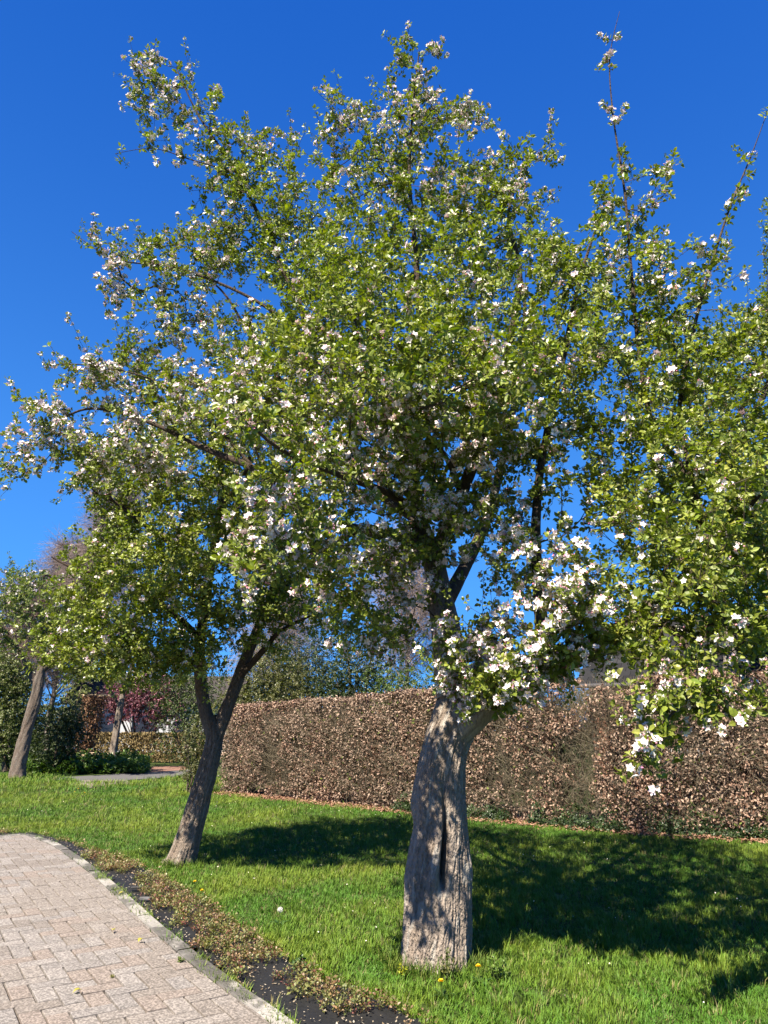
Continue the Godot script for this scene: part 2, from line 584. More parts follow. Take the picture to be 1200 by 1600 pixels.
	for ch in chains:                         # some tips go on as slender upright shoots
		if rng.randf() > 0.15: continue
		var i: int = ch[0][-1]
		var p := pos[i]
		var sd2 := (dir[i] * 0.8 + Vector3(0, 0.7, 0) + rdir() * 0.3).normalized()
		var SL := rnd(0.18, 0.5) * sc
		var ns := int(SL / (0.055 * sc))
		var pts := PackedVector3Array([p]); var rr := PackedFloat32Array([r0])
		for k in ns:
			p += sd2 * SL / ns + rdir() * 0.008
			sd2 = (sd2 + Vector3(0, 0.05, 0)).normalized()
			pts.append(p); rr.append(lerpf(r0, r0 * 0.5, float(k + 1) / ns))
			var out := (rdir() + sd2 * 0.6).normalized()
			spots.append([Transform3D(basis_y(out, rnd(0, TAU), rnd(0.5, 0.9) * sc), p + out * 0.006), ch[1]])
		b.col = Color(0.08, 0.06, 0.045)
		b.tube(pts, rr, 3)
	for i in skeleton:                        # spurs along the thin ends of the limbs
		if fix[i] > 0.017: continue
		if rng.randf() < 0.38: continue
		for k in 2:
			if rng.randf() < 0.4: continue
			var out := (rdir() - dir[i] * 0.3).normalized()
			var bud := 0.0
			if tips.size() > 0: bud = o.get("shoot", 0.2)
			spots.append([Transform3D(basis_y((out + dir[i] * 0.5 + Vector3(0, 0.4, 0)).normalized(), rnd(0, TAU), rnd(0.75, 1.2) * sc), pos[i] + out * (fix[i] + 0.015)), bud])
			if rng.randf() < 0.3:
				var e := pos[i] + (out + dir[i] * 0.8).normalized() * rnd(0.06, 0.2) * sc
				b.tube(PackedVector3Array([pos[i], e]), PackedFloat32Array([r0, r0 * 0.7]), 3)
				for q in 3: spots.append([Transform3D(basis_y((rdir() + dir[i]).normalized(), rnd(0, TAU), rnd(0.7, 1.1) * sc), pos[i].lerp(e, (q + 1) / 3.0)), bud])
	part("branches", b.mesh(), M.twig, root, Transform3D(Basis(), -org), true)
	# leaves and blossom
	var lx := []; var lc := []; var flowers := []
	var n_kinds: int = M.clusters.size()
	for k in n_kinds: lx.append([]); lc.append([])
	var ca: Color = o.get("green_a", Color(0.115, 0.165, 0.018)); var cb: Color = o.get("green_b", Color(0.300, 0.345, 0.060))
	for s in spots:
		var xf: Transform3D = s[0]
		var k := rng.randi() % n_kinds
		lx[k].append(Transform3D(xf.basis, xf.origin - org)); lc[k].append(rcol(ca, cb, 0.18))
		var clump := noise.get_noise_3d(xf.origin.x * 110.0, xf.origin.y * 110.0, xf.origin.z * 110.0)
		if rng.randf() < s[1] * (0.55 if s[1] < 0.13 else 1.15) * (3.2 if clump > 0.09 else 0.35):
			flowers.append(Transform3D(xf.basis * rnd(0.85, 1.1), xf.origin + xf.basis.y * 0.012))
	var crown := Node3D.new()
	crown.name = "crown"
	root.add_child(crown)
	for k in n_kinds: many("leaves", M.clusters[k], M.leaf, crown, lx[k], lc[k])
	flowers.sort_custom(func(x, y): return x.origin.distance_squared_to(EYE) < y.origin.distance_squared_to(EYE))
	var single: int = mini(o.get("single", 0), flowers.size())
	for k in single:
		var f: Transform3D = flowers[k]
		part("blossom", M.blossoms[k % M.blossoms.size()], M.petal, root, Transform3D(f.basis, f.origin - org))
	var fx := []; var fc := []
	for k in M.blossoms.size(): fx.append([]); fc.append([])
	for k in range(single, flowers.size()):
		var f: Transform3D = flowers[k]
		var q: int = k % M.blossoms.size()
		fx[q].append(Transform3D(f.basis, f.origin - org)); fc[q].append(Color(1, 1, 1))
	for q in M.blossoms.size():
		if fx[q].size() > 0: many("blossoms", M.blossoms[q], M.petal, crown, fx[q], fc[q])
	print(root.name, " nodes ", pos.size(), " leaf clusters ", spots.size(), " flowers ", flowers.size())

func main_trees() -> void:
	var t := thing("apple_tree", "old apple tree with thick hollow cleft trunk and low right limb, in full blossom", "tree", Vector3(ground(682, 1520).x, 0, -4.97), "apple trees")
	var base := t.position
	var tr := [[Vector3(base.x, -0.06, -4.97), 0.222], [at(682, 1500, 4.97), 0.214], [at(684, 1420, 4.97), 0.196], [at(684, 1370, 4.97), 0.190], [at(689, 1290, 4.97), 0.166], [at(687, 1232, 4.98), 0.160], [at(694, 1172, 4.99), 0.142], [at(710, 1120, 5.0), 0.150], [at(712, 1085, 5.02), 0.118], [at(706, 1050, 5.03), 0.098]]
	var lim := [
		[[708, 1090, 5.0, .115], [702, 1050, 5.03, .104], [698, 990, 5.1, .098], [688, 930, 5.2, .088], [676, 870, 5.3, .08], [655, 815, 5.4, .07], [640, 740, 5.5, .06], [610, 650, 5.6, .052], [565, 590, 5.7, .045], [500, 545, 5.8, .036], [465, 470, 5.9, .028], [420, 370, 6.0, .021], [370, 270, 6.05, .015], [310, 180, 6.1, .010], [275, 105, 6.1, .005]],
		[[640, 745, 5.5, .045], [652, 640, 5.5, .038], [655, 520, 5.5, .031], [650, 400, 5.5, .024], [640, 280, 5.5, .016], [645, 170, 5.45, .010], [655, 80, 5.4, .005]],
		[[678, 880, 5.28, .06], [705, 810, 5.2, .056], [728, 755, 5.15, .048], [755, 680, 5.2, .04], [790, 560, 5.3, .032], [812, 430, 5.3, .023], [795, 330, 5.4, .015], [830, 240, 5.4, .006]],
		[[712, 1135, 4.97, .13], [765, 1095, 4.85, .098], [820, 1066, 4.75, .083], [870, 1040, 4.7, .074], [940, 1005, 4.6, .067], [1010, 960, 4.55, .06], [1075, 905, 4.5, .054], [1120, 850, 4.5, .048], [1128, 770, 4.5, .038], [1152, 700, 4.6, .028], [1200, 600, 4.6, .019], [1235, 470, 4.6, .01]],
		[[1080, 900, 4.5, .022], [1092, 820, 4.6, .020], [1070, 740, 4.7, .019], [1020, 660, 4.8, .018], [1000, 560, 4.8, .016], [986, 420, 4.8, .013], [976, 300, 4.8, .010], [958, 180, 4.8, .007], [953, 90, 4.8, .0045], [968, 18, 4.8, .002]],
		[[1115, 858, 4.5, .02], [1085, 760, 4.6, .018], [1062, 650, 4.7, .016], [1075, 560, 4.7, .014], [1095, 470, 4.7, .012], [1125, 370, 4.75, .009], [1146, 310, 4.75, .007], [1175, 240, 4.8, .005], [1197, 180, 4.8, .0025]],
		[[830, 1062, 4.74, .05], [846, 980, 4.8, .044], [838, 880, 4.85, .038], [838, 800, 4.9, .034], [850, 700, 5.0, .028], [880, 560, 5.1, .022], [905, 440, 5.15, .015], [940, 330, 5.2, .006]],
		[[668, 850, 5.33, .055], [610, 835, 5.4, .047], [560, 828, 5.45, .043], [480, 805, 5.6, .036], [400, 735, 5.8, .031], [330, 705, 5.9, .025], [220, 655, 6.0, .017], [130, 640, 6.0, .011], [50, 690, 6.0, .005]],
		[[800, 1078, 4.8, .04], [835, 1035, 4.45, .028], [870, 980, 4.1, .018], [900, 920, 3.9, .01]],
		[[692, 950, 5.15, .06], [760, 810, 6.0, .045], [800, 650, 6.6, .032], [820, 480, 7.0, .02], [800, 380, 7.2, .01]],
		[[650, 810, 5.42, .05], [560, 745, 6.2, .038], [480, 650, 6.8, .028], [400, 540, 7.1, .018], [330, 440, 7.2, .010], [200, 400, 7.2, .005]],
		[[1010, 960, 4.55, .024], [1065, 1000, 4.15, .016], [1092, 1055, 3.85, .010], [1060, 1105, 3.7, .007], [1015, 1150, 3.65, .0045], [992, 1190, 3.65, .003]],
		[[560, 829, 5.45, .024], [515, 850, 4.75, .017], [460, 868, 4.05, .011], [390, 890, 3.8, .006]],
		[[655, 800, 5.4, .036], [605, 770, 4.8, .028], [525, 740, 4.2, .019], [435, 700, 3.7, .011], [370, 640, 3.5, .005]],
		[[500, 545, 5.8, .022], [400, 470, 5.9, .016], [280, 420, 6.0, .010], [180, 405, 6.0, .006], [112, 362, 6.0, .003]],
		[[720, 770, 5.15, .03], [700, 720, 4.7, .02], [660, 670, 4.4, .012], [620, 640, 4.3, .007]],
		[[400, 735, 5.8, .018], [310, 640, 5.9, .012], [230, 590, 5.9, .008], [130, 570, 5.9, .005], [70, 570, 5.9, .003]],
		[[1128, 790, 4.5, .024], [1160, 800, 4.2, .016], [1200, 760, 4.0, .011], [1250, 740, 3.9, .006]],
		[[370, 270, 6.05, .008], [300, 250, 6.0, .006], [240, 232, 6.0, .004], [180, 240, 6.0, .002]],
	]
	var limbs := []
	for l in lim: limbs.append(px_limb(l))
	var clouds := [
		# upper left arm
		[250, 110, 40, 30, 6.1, .2, 8, .42], [300, 160, 50, 60, 6.1, .3, 14, .32], [270, 210, 45, 40, 6.0, .2, 7, .25], [360, 240, 60, 55, 6.1, .35, 18, .14], [420, 310, 65, 70, 6.0, .45, 26, .10], [470, 390, 80, 70, 5.9, .6, 34, .07], [400, 400, 70, 60, 6.1, .5, 20, .08], [350, 320, 60, 50, 6.15, .4, 20, .12], [430, 230, 40, 45, 6.0, .3, 12, .15], [240, 160, 40, 50, 6.05, .25, 12, .3], [310, 370, 60, 35, 6.1, .4, 14, .15],
		# middle left arm
		[150, 380, 40, 22, 6.0, .2, 6, .3], [215, 400, 50, 35, 6.1, .3, 12, .25], [300, 420, 70, 55, 6.2, .5, 22, .2], [220, 480, 60, 40, 6.1, .3, 12, .3], [330, 520, 90, 50, 6.2, .5, 24, .2], [170, 470, 45, 25, 6.0, .2, 6, .35],
		# lower left arm
		[140, 585, 70, 30, 5.9, .3, 12, .3], [60, 650, 55, 40, 6.0, .25, 12, .45], [20, 720, 50, 50, 6.0, .25, 10, .45], [120, 690, 70, 45, 6.0, .3, 16, .4], [210, 620, 80, 60, 6.0, .4, 24, .32], [300, 640, 80, 60, 5.9, .5, 24, .22], [230, 560, 80, 40, 6.0, .4, 14, .28], [170, 720, 80, 35, 6.0, .4, 20, .35],
		# top
		[650, 85, 40, 30, 5.4, .25, 12, .5], [640, 140, 45, 40, 5.45, .3, 14, .35], [630, 210, 70, 55, 5.5, .45, 24, .22], [720, 190, 45, 40, 5.4, .3, 12, .4], [525, 180, 60, 35, 5.6, .3, 12, .4], [545, 240, 60, 45, 5.6, .4, 16, .25], [590, 300, 90, 60, 5.6, .6, 30, .15], [700, 290, 90, 60, 5.5, .6, 30, .15], [820, 240, 50, 25, 5.4, .3, 10, .18], [790, 310, 70, 45, 5.4, .45, 18, .18],
		# heart of the crown
		[560, 400, 100, 70, 5.4, 1.2, 44, .06], [680, 400, 110, 80, 5.2, 1.4, 50, .07], [800, 400, 100, 70, 5.2, 1.2, 42, .09], [900, 400, 70, 60, 5.1, .8, 24, .12], [500, 500, 110, 70, 5.5, 1.4, 44, .07], [640, 520, 120, 80, 5.0, 1.7, 54, .08], [780, 530, 120, 80, 5.0, 1.7, 54, .08], [900, 520, 100, 80, 5.0, 1.2, 42, .08],
		[470, 560, 90, 60, 4.6, .8, 22, .08], [600, 580, 110, 60, 4.0, .7, 26, .12], [740, 600, 100, 60, 4.0, .7, 22, .12], [380, 640, 70, 50, 5.0, .8, 18, .16], [520, 450, 90, 60, 4.4, .8, 18, .06],
		[420, 590, 100, 70, 5.8, 1.3, 38, .14], [560, 620, 120, 60, 5.0, 1.4, 44, .22], [700, 640, 120, 70, 4.9, 1.4, 46, .20], [600, 760, 110, 50, 5.1, 1.0, 30, .2], [480, 760, 90, 50, 5.6, 1.0, 24, .12], [840, 640, 110, 80, 5.2, 1.2, 44, .10],
		# blossom belt in front
		[640, 660, 70, 40, 4.4, .3, 18, .75], [620, 720, 80, 50, 4.8, .5, 20, .6], [760, 700, 80, 60, 4.9, .5, 24, .5], [520, 690, 90, 50, 5.2, .6, 24, .32], [430, 650, 80, 50, 5.5, .6, 20, .3],
		[500, 840, 70, 40, 4.2, .3, 22, .5], [420, 875, 70, 35, 3.85, .25, 17, .5], [440, 780, 90, 60, 3.75, .35, 13, .14], [400, 660, 80, 60, 3.55, .3, 13, .22], [500, 700, 70, 50, 3.9, .35, 14, .25], [560, 900, 90, 60, 5.0, .5, 26, .38], [620, 850, 50, 50, 5.1, .4, 14, .3], [570, 970, 90, 50, 5.0, .4, 18, .28], [600, 1000, 40, 40, 4.8, .25, 6, .4],
		# right of the trunk
		[770, 800, 70, 50, 5.0, .6, 18, .3], [700, 830, 60, 60, 4.9, .5, 17, .25], [640, 930, 45, 50, 4.9, .3, 8, .3], [800, 880, 60, 60, 4.6, .4, 16, .35], [880, 890, 60, 50, 3.95, .25, 14, .9], [900, 950, 55, 45, 4.0, .25, 14, .9], [850, 1000, 60, 45, 4.3, .3, 16, .75], [740, 1020, 60, 45, 4.6, .25, 22, .5], [800, 1055, 70, 30, 4.45, .25, 24, .5], [880, 1030, 50, 30, 4.3, .25, 17, .4], [700, 1050, 30, 30, 4.7, .15, 5, .5], [930, 970, 50, 40, 4.3, .3, 10, .5], [970, 1015, 80, 25, 4.3, .3, 14, .10], [1080, 1020, 80, 30, 4.1, .3, 15, .10], [770, 1088, 50, 20, 4.6, .15, 18, .35],
		[900, 740, 100, 70, 5.0, .8, 22, .12], [960, 640, 80, 80, 4.9, .7, 24, .10], [940, 840, 80, 60, 4.6, .5, 12, .12],
		# far right arm
		[1000, 430, 60, 80, 4.85, .5, 18, .16], [960, 330, 50, 60, 4.9, .4, 10, .12], [1010, 300, 60, 50, 4.8, .3, 7, .12], [1090, 450, 60, 70, 4.7, .4, 14, .14], [1040, 560, 70, 80, 4.7, .6, 24, .08], [1130, 580, 80, 80, 4.6, .6, 26, .05], [1190, 520, 60, 60, 4.6, .6, 20, .05], [1060, 700, 90, 80, 4.6, .7, 30, .06], [1160, 720, 80, 90, 4.4, .7, 32, .05], [1000, 800, 90, 70, 4.6, .6, 24, .08], [1100, 830, 90, 70, 4.4, .6, 30, .05], [1180, 860, 60, 70, 4.2, .5, 22, .07], [1020, 930, 90, 60, 4.4, .4, 26, .08], [1110, 950, 90, 50, 4.2, .4, 28, .06], [1180, 990, 50, 50, 4.0, .3, 14, .12], [1000, 1020, 70, 30, 4.3, .3, 10, .12], [1090, 880, 90, 70, 3.6, .35, 13, .08], [1165, 740, 60, 70, 3.6, .35, 10, .06],
		[1090, 1095, 55, 30, 3.8, .15, 17, .25], [1035, 1130, 45, 35, 3.7, .12, 17, .2], [1000, 1180, 22, 28, 3.65, .08, 10, .45], [1170, 1080, 35, 40, 3.75, .15, 6, .3],
	]
	fruit_tree(t, {"trunk": tr, "limbs": limbs, "clouds": clouds, "sides": 200, "step": 0.009, "rib": 0.07, "flare": 0.16, "seed": 3.0, "single": 240, "more": 1.7, "dense": 0.72, "skip": 0.08, "twigs": 0.66,
		"cleft": {"a": 1.44, "low": 0.50, "high": 1.06, "lean": 0.02, "width": 0.150, "bump": [[3.05, 0.97, 0.16], [0.25, 0.62, 0.07], [2.5, 0.30, 0.05], [2.0, 1.28, 0.10], [0.9, 0.12, 0.06]]}})

	var t2 := thing("apple_tree", "leaning apple tree with slim forked dark trunk standing on the open lawn", "tree", Vector3(at(283, 1360, 8.25).x, 0, -8.25), "apple trees")
	var tr2 := [[Vector3(t2.position.x - .04, -0.06, -8.25), 0.145], [at(285, 1345, 8.25), 0.138], [at(300, 1290, 8.25), 0.115], [at(318, 1230, 8.25), 0.107], [at(331, 1180, 8.25), 0.098], [at(335, 1148, 8.25), 0.088], [at(328, 1120, 8.25), 0.07]]
	var lim2 := [
		[[333, 1150, 8.25, .075], [319, 1100, 8.25, .07], [312, 1030, 8.22, .062], [318, 960, 8.2, .055], [330, 880, 8.2, .055], [345, 790, 8.2, .045], [340, 710, 8.2, .033], [300, 640, 8.1, .018], [270, 590, 8.1, .008]],
		[[335, 1155, 8.25, .085], [360, 1095, 8.28, .07], [378, 1045, 8.3, .062], [402, 985, 8.35, .055], [425, 930, 8.4, .052], [442, 850, 8.5, .042], [432, 760, 8.6, .03], [420, 680, 8.6, .018]],
		[[372, 1060, 8.28, .04], [410, 1018, 8.1, .032], [440, 985, 7.9, .02], [490, 960, 7.8, .01]], [[425, 930, 8.4, .035], [480, 900, 8.5, .026], [540, 940, 8.6, .014], [580, 980, 8.6, .006]],
		[[314, 1000, 8.2, .045], [260, 950, 8.0, .036], [190, 905, 7.9, .026], [120, 890, 7.8, .014], [80, 870, 7.8, .006]],
		[[328, 890, 8.2, .04], [240, 830, 8.0, .03], [180, 785, 7.9, .018], [150, 770, 7.9, .008]],
		[[340, 800, 8.2, .035], [370, 760, 7.6, .026], [390, 720, 7.2, .016], [380, 690, 7.0, .008]],
		[[312, 1040, 8.22, .03], [250, 1020, 7.8, .02], [180, 1010, 7.6, .012], [120, 1020, 7.5, .006]],
		[[425, 930, 8.4, .03], [380, 900, 9.2, .022], [300, 850, 9.8, .014], [240, 800, 10.0, .007]],
	]
	var limbs2 := []
	for l in lim2: limbs2.append(px_limb(l))
	var clouds2 := [
		[330, 660, 80, 40, 8.2, .7, 22, .15], [400, 700, 90, 60, 8.4, 1.0, 34, .12], [290, 720, 90, 60, 8.2, 1.0, 34, .14], [380, 790, 110, 60, 8.3, 1.3, 44, .08], [260, 800, 100, 60, 8.1, 1.2, 38, .08], [185, 810, 55, 45, 7.9, .6, 16, .10], [330, 870, 110, 50, 8.2, 1.3, 36, .06], [440, 880, 90, 60, 8.4, .9, 24, .06], [220, 880, 90, 50, 8.0, 1.0, 32, .06], [150, 890, 60, 45, 7.8, .6, 16, .06], [280, 950, 90, 50, 8.0, 1.0, 30, .07], [180, 960, 90, 50, 7.9, .8, 28, .06], [125, 960, 50, 40, 7.8, .5, 12, .06], [240, 1020, 80, 35, 7.8, .6, 20, .08], [150, 1030, 80, 35, 7.6, .5, 20, .07], [460, 960, 60, 40, 7.9, .4, 12, .08], [350, 1000, 60, 35, 7.9, .5, 8, .08], [420, 1000, 40, 30, 8.0, .3, 7, .08],
		[100, 1010, 60, 35, 7.6, .5, 14, .07], [240, 715, 70, 45, 8.0, .7, 22, .16], [165, 750, 55, 35, 7.9, .5, 17, .14], [290, 1030, 70, 35, 7.8, .6, 18, .07], [390, 960, 60, 45, 7.8, .5, 18, .07], [220, 1060, 60, 25, 7.7, .4, 10, .07], [250, 900, 110, 60, 7.4, .7, 24, .07], [400, 850, 90, 60, 7.5, .6, 18, .08], [500, 900, 70, 60, 8.6, .8, 16, .06], [540, 980, 70, 40, 8.6, .6, 12, .06],
	]
	fruit_tree(t2, {"trunk": tr2, "limbs": limbs2, "clouds": clouds2, "sides": 110, "step": 0.012, "rib": 0.10, "flare": 0.18, "seed": 31.0, "single": 40, "scale": 1.1, "more": 2.3, "dense": 0.95, "skip": 0.04, "twigs": 0.8, "tint": Color(0.8, 0.78, 0.76)})

	# the far row
	var z3 := -ground(40, 1216).z
	var t3 := thing("apple_tree", "slanting apple tree with a bare grey trunk beside the dark evergreen shrub", "tree", Vector3(ground(30, 1216).x, 0, -z3), "apple trees")
	var tr3 := [[Vector3(t3.position.x - .05, -0.1, -z3), 0.24], [at(30, 1195, z3), 0.20], [at(42, 1140, z3), 0.165], [at(55, 1095, z3), 0.155], [at(60, 1065, z3), 0.14], [at(66, 1040, z3), 0.10]]
	var lim3 := [[[60, 1075, z3, .13], [66, 1040, z3, .11], [75, 1000, z3, .08], [90, 950, z3, .05], [80, 905, z3, .02]], [[58, 1072, z3, .1], [40, 1040, z3, .08], [20, 1000, z3, .05], [-20, 960, z3, .03]], [[64, 1050, z3, .08], [100, 1020, z3, .06], [140, 990, z3, .035], [170, 970, z3, .02]]]
	var limbs3 := []
	for l in lim3: limbs3.append(px_limb(l))
	fruit_tree(t3, {"trunk": tr3, "limbs": limbs3, "clouds": [[70, 930, 60, 40, z3, 1.5, 60, .10], [30, 980, 70, 40, z3, 1.6, 50, .06], [110, 980, 60, 45, z3, 1.5, 50, .06], [-40, 960, 60, 50, z3, 1.5, 20, .05], [20, 920, 50, 30, z3, 1.2, 24, .1]],
		"sides": 40, "step": 0.06, "rib": 0.09, "flare": 0.16, "seed": 55.0, "tint": Color(0.62, 0.60, 0.60), "more": 1.2, "scale": 1.9, "bare": 0.2, "tip": 0.005, "green_a": Color(0.12, 0.17, 0.04), "green_b": Color(0.22, 0.26, 0.08)})
	var z4 := 26.0
	var t4 := thing("apple_tree", "slim young tree with a straight grey trunk standing in the bright green ground cover", "tree", Vector3(at(175, 1195, z4).x, 0, -z4), "apple trees")
	var tr4 := [[Vector3(t4.position.x, -0.1, -z4), 0.15], [at(176, 1180, z4), 0.13], [at(182, 1140, z4), 0.12], [at(188, 1105, z4), 0.11], [at(192, 1085, z4), 0.08]]
	var limbs4 := []
	for l in [[[188, 1105, z4, .09], [194, 1075, z4, .07], [205, 1045, z4, .04], [215, 1010, z4, .02]], [[187, 1105, z4, .06], [170, 1075, z4, .04], [150, 1050, z4, .02]]]: limbs4.append(px_limb(l))
	fruit_tree(t4, {"trunk": tr4, "limbs": limbs4, "clouds": [[200, 1040, 60, 30, z4, 1.4, 40, .12], [150, 1050, 40, 25, z4, 1.2, 24, .12], [230, 1060, 40, 25, z4, 1.0, 18, .12]], "sides": 24, "step": 0.08, "rib": 0.06, "flare": 0.1, "seed": 71.0, "scale": 1.9, "bare": 0.2, "tip": 0.005})
	var z5 := 12.6
	var t5 := thing("apple_tree", "leafy upright tree rising behind the brown hedge in front of the brick house", "tree", Vector3(at(1145, 1100, z5).x, 0, -z5), "apple trees")
	var tr5 := [[Vector3(t5.position.x, -0.1, -z5), 0.17], [at(1145, 1100, z5), 0.12], [at(1138, 1000, z5), 0.10], [at(1122, 880, z5), 0.085], [at(1118, 800, z5), 0.08], [at(1118, 760, z5), 0.05]]
	var limbs5 := []
	for l in [[[1119, 800, z5, .07], [1122, 740, z5, .055], [1150, 660, z5, .045], [1190, 560, z5, .03], [1200, 480, z5, .012]], [[1119, 790, z5, .06], [1105, 720, z5, .05], [1090, 640, z5, .04], [1075, 560, z5, .025], [1080, 500, z5, .01]], [[1124, 880, z5, .05], [1060, 840, z5, .04], [1000, 800, z5, .025], [960, 770, z5, .01]], [[1118, 830, z5, .05], [1180, 790, z5, .04], [1250, 740, z5, .03], [1330, 700, z5, .012]]]: limbs5.append(px_limb(l))
	fruit_tree(t5, {"trunk": tr5, "limbs": limbs5, "clouds": [[1090, 590, 70, 80, z5, 1.3, 50, .02], [1170, 560, 70, 90, z5, 1.4, 56, .02], [1100, 720, 90, 80, z5, 1.5, 60, .02], [1180, 720, 80, 80, z5, 1.5, 50, .02], [1010, 800, 70, 60, z5, 1.2, 34, .03], [1080, 870, 90, 60, z5, 1.3, 44, .02], [1180, 870, 80, 70, z5, 1.3, 40, .02], [1260, 700, 80, 150, z5, 1.5, 40, .02], [1110, 950, 80, 40, z5, 1.0, 24, .02], [1195, 350, 14, 80, z5, .3, 9, .04], [1030, 930, 60, 40, z5, .8, 14, .02]],
		"sides": 40, "step": 0.05, "rib": 0.07, "flare": 0.1, "seed": 91.0, "scale": 1.45, "bare": 0.12, "tip": 0.004, "shoot": 0.03, "dense": 0.7, "twigs": 0.5})

# ---------------------------------------------------------------- ground, paving, lawn
var pave_poly := PackedVector2Array()
var bed_poly := PackedVector2Array()
var kerb_out := []                            # outer edge of the kerb, ground points

func flat(p: Vector3) -> Vector2:
	return Vector2(p.x, p.z)

func seen(p: Vector3, margin := 60.0) -> Vector2:     # where the camera sees a point, in photograph pixels; far off when outside the frame
	var d := p - EYE
	var f := Vector3(0, sin(PITCH), -cos(PITCH)); var u := Vector3(0, cos(PITCH), sin(PITCH))
	var z := d.dot(f)
	if z < 0.3: return Vector2(-9999, -9999)
	var q := Vector2(600 + d.x / z * FOCAL, 800 - d.dot(u) / z * FOCAL)
	if q.x < -margin or q.x > 1200 + margin or q.y < -margin or q.y > 1600 + margin: return Vector2(-9999, -9999)
	return q

func sheet(poly: PackedVector2Array, y: float, col: Color) -> ArrayMesh:
	var b := MB.new()
	b.col = col
	var ix := Geometry2D.triangulate_polygon(poly)
	for p in poly: b.vert(Vector3(p.x, y, p.y), Vector3.UP)
	for k in range(0, ix.size(), 3):
		b.ix.append_array(PackedInt32Array([ix[k], ix[k + 1], ix[k + 2]]))
	return b.mesh()

